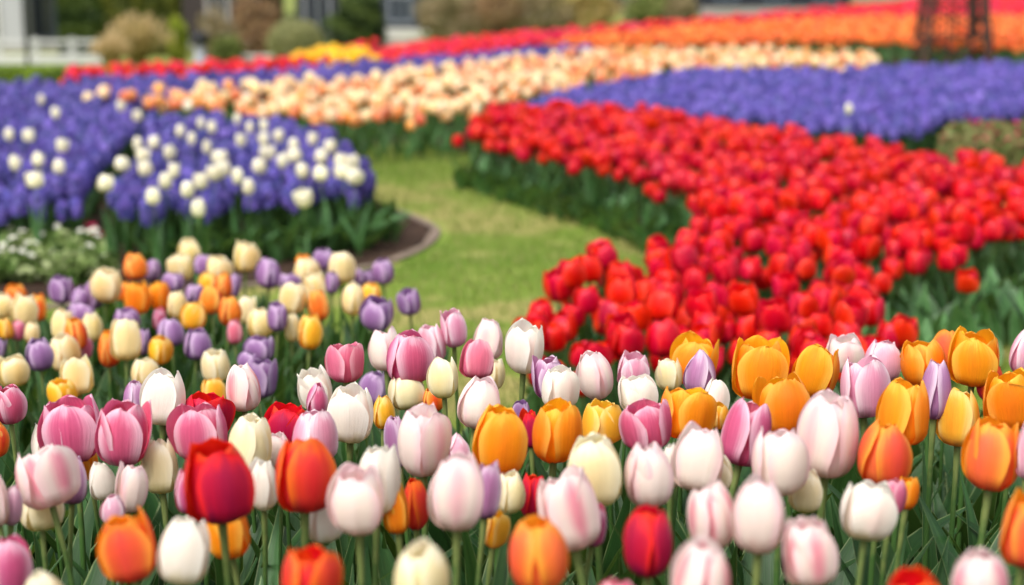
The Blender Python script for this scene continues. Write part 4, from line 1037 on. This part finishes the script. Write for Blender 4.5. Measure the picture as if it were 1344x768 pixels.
# low clipped hedge in front of the white fence
HG = leafy('hedge_leaf', ['#42561a', '#617a22', '#86a02e', '#9cb43c'], .25)
HD = leafy('dark_hedge_leaf', ['#1f3012', '#33481a', '#4a5c20', '#5e6c26'], .15)
HD2 = leafy('olive_hedge_leaf', ['#343e14', '#4c5418', '#656a22', '#7a7c2c'], .15)
BARK = plain('bark', '#4a3a2c', .85, 20, .3)
def hedge(name, x0, x1, Y, dep, h, mat, lab, cat='hedge', n=4000, size=.05, grp=None):
    a = base(x0, Y); c = base(x1, Y); X = (a[0] + c[0]) / 2; z = min(a[2], c[2]) - .03
    o = empty(name, (X, Y + dep / 2, z), lab, cat, grp)
    r = np.random.default_rng(int(abs(x0) * 7 + Y))
    b = Buf(); V, Fc, UV, pr = leaf_cloud(r, n, (c[0] - a[0]) / 2, dep / 2, h / 2, size, zc=h / 2, box_=True, aspect=1.4); b.add(V, Fc, UV, pr)
    ww = (c[0] - a[0]) / 2 - .03; box(b, -ww, ww, -dep / 2 + .04, dep / 2 - .04, .02, h - .05, pr=.1)
    link('foliage', make_mesh('foliage', b, mat, smooth=False), o)
    b = Buf()
    for q in np.arange(-ww + .2, ww, .8): b.add(*tube([[q, 0, 0], [q + .02, 0, .1]], .03, 6))
    link('stems', make_mesh('stems', b, BARK), o) if False else link('trunk', make_mesh('trunk', b, BARK), o)
hedge('low_hedge', -260, 128, 19, .6, .20, HG, 'low bright green hedge in front of the white fence', n=9000, size=.03)

# white post and rail fence
WHITE = plain('white_paint', '#bdbebc', .5, 3, .06)
fz = base(60, 39)
o = empty('white_fence', (base(60, 39)[0], 39, fz[2]), 'white post and rail fence behind the low hedge', 'fence')
xs = [(x - 60) * PX40 * .975 for x in range(-236, 160, 48)]
for x in xs:
    b = Buf(); box(b, x - .06, x + .06, -.06, .06, -.1, .60); box(b, x - .075, x + .075, -.075, .075, .60, .62); link('post', make_mesh('post', b, WHITE, smooth=False), o)
for z0_, z1_, th in ((.50, .58, .03), (.33, .37, .02), (.04, .24, .03)):
    b = Buf(); box(b, xs[0], xs[-1], -.063 - th, -.063, z0_, z1_); link('rail', make_mesh('rail', b, WHITE, smooth=False), o)

GLASS = plain('window_glass', '#232a33', .12, 1, .1, spec=.8)
def building(name, x0, x1, Y, h, dep, col, lab, wcol='#cfcfca', rows=2, ww=1.1, wh=1.3, gap=2.0, roofc='#4a4644', sill=.55, scale=.15, band=None):
    X0 = (x0 - CX) / F_PX * Y; X1 = (x1 - CX) / F_PX * Y; zb = float(terrain((X0 + X1) / 2, Y)) - .2
    o = empty(name, ((X0 + X1) / 2, Y, zb), lab, 'building'); W2 = (X1 - X0) / 2
    wall = plain(name + '_wall', col, .8, 2.5, .12)
    b = Buf(); box(b, -W2, W2, 0, dep, 0, h); link('wall', make_mesh('wall', b, wall, smooth=False), o)
    b = Buf(); box(b, -W2 - .3, W2 + .3, -.3, dep + .3, h + .003, h + .22); link('roof', make_mesh('roof', b, plain(name + '_roof', roofc, .7), smooth=False), o)
    b = Buf(); box(b, -W2 - .03, W2 + .03, -.05, -.003, 0, .35); link('plinth', make_mesh('plinth', b, plain(name + '_plinth', band or '#8d8a86', .8), smooth=False), o)
    fm = plain(name + '_frame', wcol, .5)
    nx = max(1, int((2 * W2 - .6) / gap))
    for ry in range(rows):
        for k in range(nx):
            cx_ = -W2 + (k + .5) * 2 * W2 / nx; z = sill + ry * (wh + 1.0)
            if z + wh > h - .2: continue
            b = Buf(); t = .07
            box(b, cx_ - ww / 2 - t, cx_ + ww / 2 + t, -.06, -.004, z + wh, z + wh + t); box(b, cx_ - ww / 2 - t, cx_ + ww / 2 + t, -.09, -.004, z - t, z)
            box(b, cx_ - ww / 2 - t, cx_ - ww / 2, -.06, -.004, z, z + wh); box(b, cx_ + ww / 2, cx_ + ww / 2 + t, -.06, -.004, z, z + wh)
            box(b, cx_ - .025, cx_ + .025, -.05, -.012, z, z + wh)
            f = link('window', make_mesh('window', b, fm, smooth=False), o)
            b = Buf(); box(b, cx_ - ww / 2, cx_ + ww / 2, -.011, -.004, z, z + wh); link('pane', make_mesh('pane', b, GLASS, smooth=False), f)
    return o
building('white_house', -260, 37, 46, 3.4, 6, '#a6a8aa', 'pale grey white house with panelled wall at the top left corner', rows=1, gap=1.4, ww=.7)
building('slate_house', 41, 84, 47, 3.6, 5, '#56606e', 'slate blue building strip beside the white house', rows=1, gap=1.5, ww=.6, wcol='#3e4650')
building('dark_shed', 236, 345, 47, 3.5, 5, '#3d3634', 'dark brown building behind the tan shrubs at top left', rows=1, gap=1.0, ww=.5, wcol='#b9b4ae')
building('dark_pavilion', 392, 448, 47.5, 3.5, 5, '#2b2e36', 'dark blue grey building behind the round green shrub', rows=1, gap=1.0, ww=.6, wcol='#8a8d92')
building('glazed_pavilion', 492, 562, 46, 3.2, 5, '#30343c', 'dark glazed building with a pale stone base at top centre', rows=2, gap=.8, ww=.5, wh=.6, wcol='#7c828c', band='#b9b7b4')
building('brown_terrace', 560, 905, 52, 4.2, 7, '#7c6858', 'brown brick building blurred behind the tan bushes', rows=2, gap=1.4, ww=.7, wh=.9, wcol='#a89a8c')
building('blue_black_hall', 918, 1110, 47, 2.6, 6, '#262a33', 'blue black hall at the top behind the red tulip band', rows=2, gap=.9, ww=.5, wh=.6, wcol='#5a6474')
building('grey_villa', 1115, 1600, 56, 4.5, 7, '#8a8378', 'grey brown villa behind the top right of the field', rows=2, gap=1.8, ww=.9, wh=1.0)
# trimmed conifers
def conifer_block(x0, x1, Y, mat, lab):
    hedge('clipped_conifer', x0, x1, Y, 1.2, 3.2, mat, lab, cat='conifer', n=14000, size=.09, grp='clipped conifers behind the fence')
conifer_block(82, 140, 43, HD, 'dark clipped conifer screen right of the slate building')
conifer_block(141, 232, 43, HD2, 'olive clipped conifer screen behind the tan grass clump')
# black post by the fence, bollard lamp
BLK = plain('black_metal', '#17191c', .45, 8, .2)
p = base(41, 38)
o = empty('black_post', p, 'thin black post standing before the white fence', 'post')
b = Buf(); b.add(*tube([[0, 0, 0], [0, 0, 1.2], [0, 0, 2.8]], .045, 10)); link('shaft', make_mesh('shaft', b, BLK), o)
b = Buf(); b.add(*tube([[0, 0, 2.8], [0, 0, 2.86], [0, 0, 3.1], [0, 0, 3.2]], [.05, .16, .12, .02], 10)); link('lamp_head', make_mesh('lamp_head', b, BLK), o)
p = base(266, 38)
o = empty('bollard_lamp', p, 'grey bollard lamp with dark cap between the shrubs', 'lamp')
b = Buf(); b.add(*tube([[0, 0, 0], [0, 0, .04], [0, 0, .05], [0, 0, .42]], [.22, .22, .13, .11], 14)); link('base', make_mesh('base', b, plain('bollard_grey', '#8c8f96', .6)), o)
b = Buf(); b.add(*tube([[0, 0, .42], [0, 0, .50], [0, 0, .62], [0, 0, .72]], [.17, .2, .19, .05], 14)); link('cap', make_mesh('cap', b, BLK), o)
# pale low wall
for nm, x0, x1, Y, h, lab in (('low_wall', 300, 385, 39.5, .16, 'pale low stone wall behind the red band at left'), ('low_wall', 492, 560, 41, .26, 'pale low stone wall under the glazed building')):
    a = base(x0, Y); c = base(x1, Y); o = empty(nm, ((a[0] + c[0]) / 2, Y, min(a[2], c[2]) - .05), lab, 'wall')
    ww = (c[0] - a[0]) / 2
    b = Buf(); box(b, -ww, ww, 0, .3, 0, h); link('masonry', make_mesh('masonry', b, plain('pale_stone', '#b4aba4', .8, 12, .2), smooth=False), o)
    b = Buf(); box(b, -ww - .03, ww + .03, -.03, .33, h + .002, h + .05); link('coping', make_mesh('coping', b, plain('coping_stone', '#c8c2bb', .7, 12, .15), smooth=False), o)

def shrub(name, x, Y, wpx, hpx, mat, lab, n=3500, size=.06, lump=.25, cat='shrub', aspect=1.6, trunks=5, ybase=None):
    p = base(x, Y); m = Y / F_PX
    o = empty(name, p, lab, cat)
    r = np.random.default_rng(int(x * 3 + wpx)); H = hpx * m; R = wpx * m / 2
    b = Buf(); V, Fc, UV, pr = leaf_cloud(r, n, R, R * .8, H * .54, size, zc=H * .48, lump=lump, aspect=aspect); b.add(V, Fc, UV, pr)
    link('foliage', make_mesh('foliage', b, mat, smooth=False), o)
    for q in range(trunks):
        a = r.uniform(0, 6.28); b = Buf(); s = np.linspace(0, 1, 5)[:, None]
        d = np.array([[math.cos(a) * R * .6, math.sin(a) * R * .5, H * .8]])
        b.add(*tube(s * d + [[0, 0, 0]], np.linspace(.03, .008, 5), 6)); link('branch', make_mesh('branch', b, BARK), o)
def grass_clump(x, Y, wpx, hpx, mat, lab, n=1800):
    p = base(x, Y); m = Y / F_PX; H = hpx * m; R = wpx * m / 2
    o = empty('ornamental_grass', p, lab, 'grass clump', 'ornamental grass clumps')
    r = np.random.default_rng(int(x)); b = Buf(); s = np.linspace(0, 1, 5); sd = np.array([-1, 1.0])
    pl = Buf()
    for k in range(n):
        a = r.uniform(0, 6.28); out = R * r.uniform(.1, 1.0) ** .8; h = H * r.uniform(.5, 1.0) * math.sqrt(max(.1, 1 - .8 * (out / R) ** 2))
        x_ = out * s ** 1.8; z_ = h * (np.sin(s * 1.9) / math.sin(1.57)) * (1 - .1 * s)
        wd_ = .012 * (1 - s) + .002
        V = np.stack([np.stack([x_ * math.cos(a) - math.sin(a) * wd_ * q, x_ * math.sin(a) * .8 + math.cos(a) * wd_ * q, z_], 1) for q in sd], 1).reshape(-1, 3)
        V[:, :2] += r.normal(0, .06, 2)
        b.add(V, grid_faces(5, 2), None, r.random())
    link('foliage', make_mesh('foliage', b, mat), o)
    for k in range(260):
        a = r.uniform(0, 6.28); q = r.uniform(.1, .85) * R; h = H * r.uniform(.6, 1.05) * math.sqrt(max(.1, 1 - (q / R) ** 2))
        c = np.array([math.cos(a) * q, math.sin(a) * q * .8, h]); d = np.array([math.cos(a) * .05, math.sin(a) * .05, .13])
        pl.add(*tube([c, c + d * .5, c + d], [.006, .02, .003], 5), pr=r.random())
    link('plume', make_mesh('plume', pl, leafy('grass_plume', ['#c8ac78', '#dcc79a'], .3)), o)
TAN = leafy('tan_grass', ['#8c8448', '#b59f5c', '#cdb67c', '#9a9c4a'], .3)
BRN = leafy('brown_twigs', ['#6a503a', '#8c6c4c', '#a88a64', '#968054'], .2)
BG2 = leafy('beige_green_leaf', ['#6a6a40', '#8c8058', '#a89474', '#77784a'], .25)
GRN = leafy('green_shrub_leaf', ['#4c5a26', '#68763a', '#848e4c', '#96965c'], .25)
DGR = leafy('dark_shrub_leaf', ['#24331a', '#384a22', '#526430', '#6c7a3c'], .2)
YGR = leafy('yellow_green_leaf', ['#66781c', '#84982a', '#a4ae3c', '#b4b850'], .3)
LGR = leafy('light_shrub_leaf', ['#747c48', '#929462', '#aaa878', '#8a9050'], .3)
grass_clump(185, 38, 112, 62, TAN, 'large tan and green ornamental grass clump beside the white fence')
grass_clump(150, 36.5, 60, 34, TAN, 'small green tinged grass clump at the left foot of the large one', n=900)
shrub('yellow_green_shrub', 238, 39, 26, 58, YGR, 'narrow yellow green shrub right of the large tan grass clump', n=1400)
shrub('pale_shrub', 290, 40, 46, 66, BG2, 'thin beige green shrub right behind the bollard lamp', n=1500, lump=.4)
shrub('brown_shrub', 335, 41, 62, 78, BRN, 'bare brown twiggy shrub left of the round green one', n=4200, lump=.42, size=.05)
shrub('round_green_shrub', 390, 39.5, 72, 54, LGR, 'rounded pale green shrub between the brown and the dark one', n=5200, lump=.08, size=.05)
shrub('olive_shrub', 302, 39, 40, 36, GRN, 'low olive green shrub between the bollard lamp and the brown shrub', n=1500)
shrub('dark_pine', 470, 41, 76, 74, DGR, 'dark green round bush right behind the yellow tulips', n=5200, lump=.4, size=.07)
for j, (x, w_, h_, mt, lab) in enumerate([(590, 90, 66, BG2, 'beige twiggy bush right of the glazed building'), (655, 86, 60, BRN, 'brown twiggy bush in the middle of the tan row'), (715, 92, 62, BG2, 'wide beige bush left of the slim green trunk'),
                                          (770, 70, 56, TAN, 'straw coloured bush touching the slim green trunk'), (850, 56, 44, GRN, 'olive green bush just right of the slim green trunk'), (888, 48, 40, BG2, 'last tan green bush before the blue black hall')]):
    shrub('twiggy_bush', x, 41, w_, h_, mt, lab, n=4200, lump=.42, size=.055, cat='bush')
# slim green trunked tree
p = base(822, 41.5); o = empty('young_tree', p, 'young tree with a slim mossy trunk rising behind the red band', 'tree')
b = Buf(); b.add(*tube([[0, 0, 0], [.02, 0, 1.2], [-.02, 0, 2.6], [0, 0, 3.8]], [.10, .08, .06, .02], 8)); link('trunk', make_mesh('trunk', b, plain('mossy_bark', '#6a7048', .85, 20, .3)), o)
b = Buf(); V, Fc, UV, pr = leaf_cloud(np.random.default_rng(91), 4500, 1.3, 1.3, 1.1, .09, zc=3.9, lump=.4); b.add(V, Fc, UV, pr); link('crown', make_mesh('crown', b, GRN, smooth=False), o)
# tall trees in the distance, far behind the buildings
for j, (x, Y, h, lab) in enumerate([(-60, 62, 9, 'broad tree far behind the white house'), (300, 66, 10, 'broad tree far behind the dark brown building'), (700, 70, 11, 'broad tree far behind the brown brick building'), (1000, 68, 9, 'broad tree far behind the blue black hall'), (1330, 74, 10, 'broad tree far behind the grey villa')]):
    p = base(x, Y); o = empty('broad_tree', p, lab, 'tree')
    b = Buf(); b.add(*tube([[0, 0, 0], [.1, 0, h * .3], [0, .1, h * .7]], [.28, .22, .08], 8)); link('trunk', make_mesh('trunk', b, BARK), o)
    b = Buf(); V, Fc, UV, pr = leaf_cloud(np.random.default_rng(95 + j), 7000, 4.2, 4, h * .36, .22, zc=h * .66, lump=.35); b.add(V, Fc, UV, pr); link('crown', make_mesh('crown', b, DGR, smooth=False), o)

print('objects', len(bpy.data.objects))
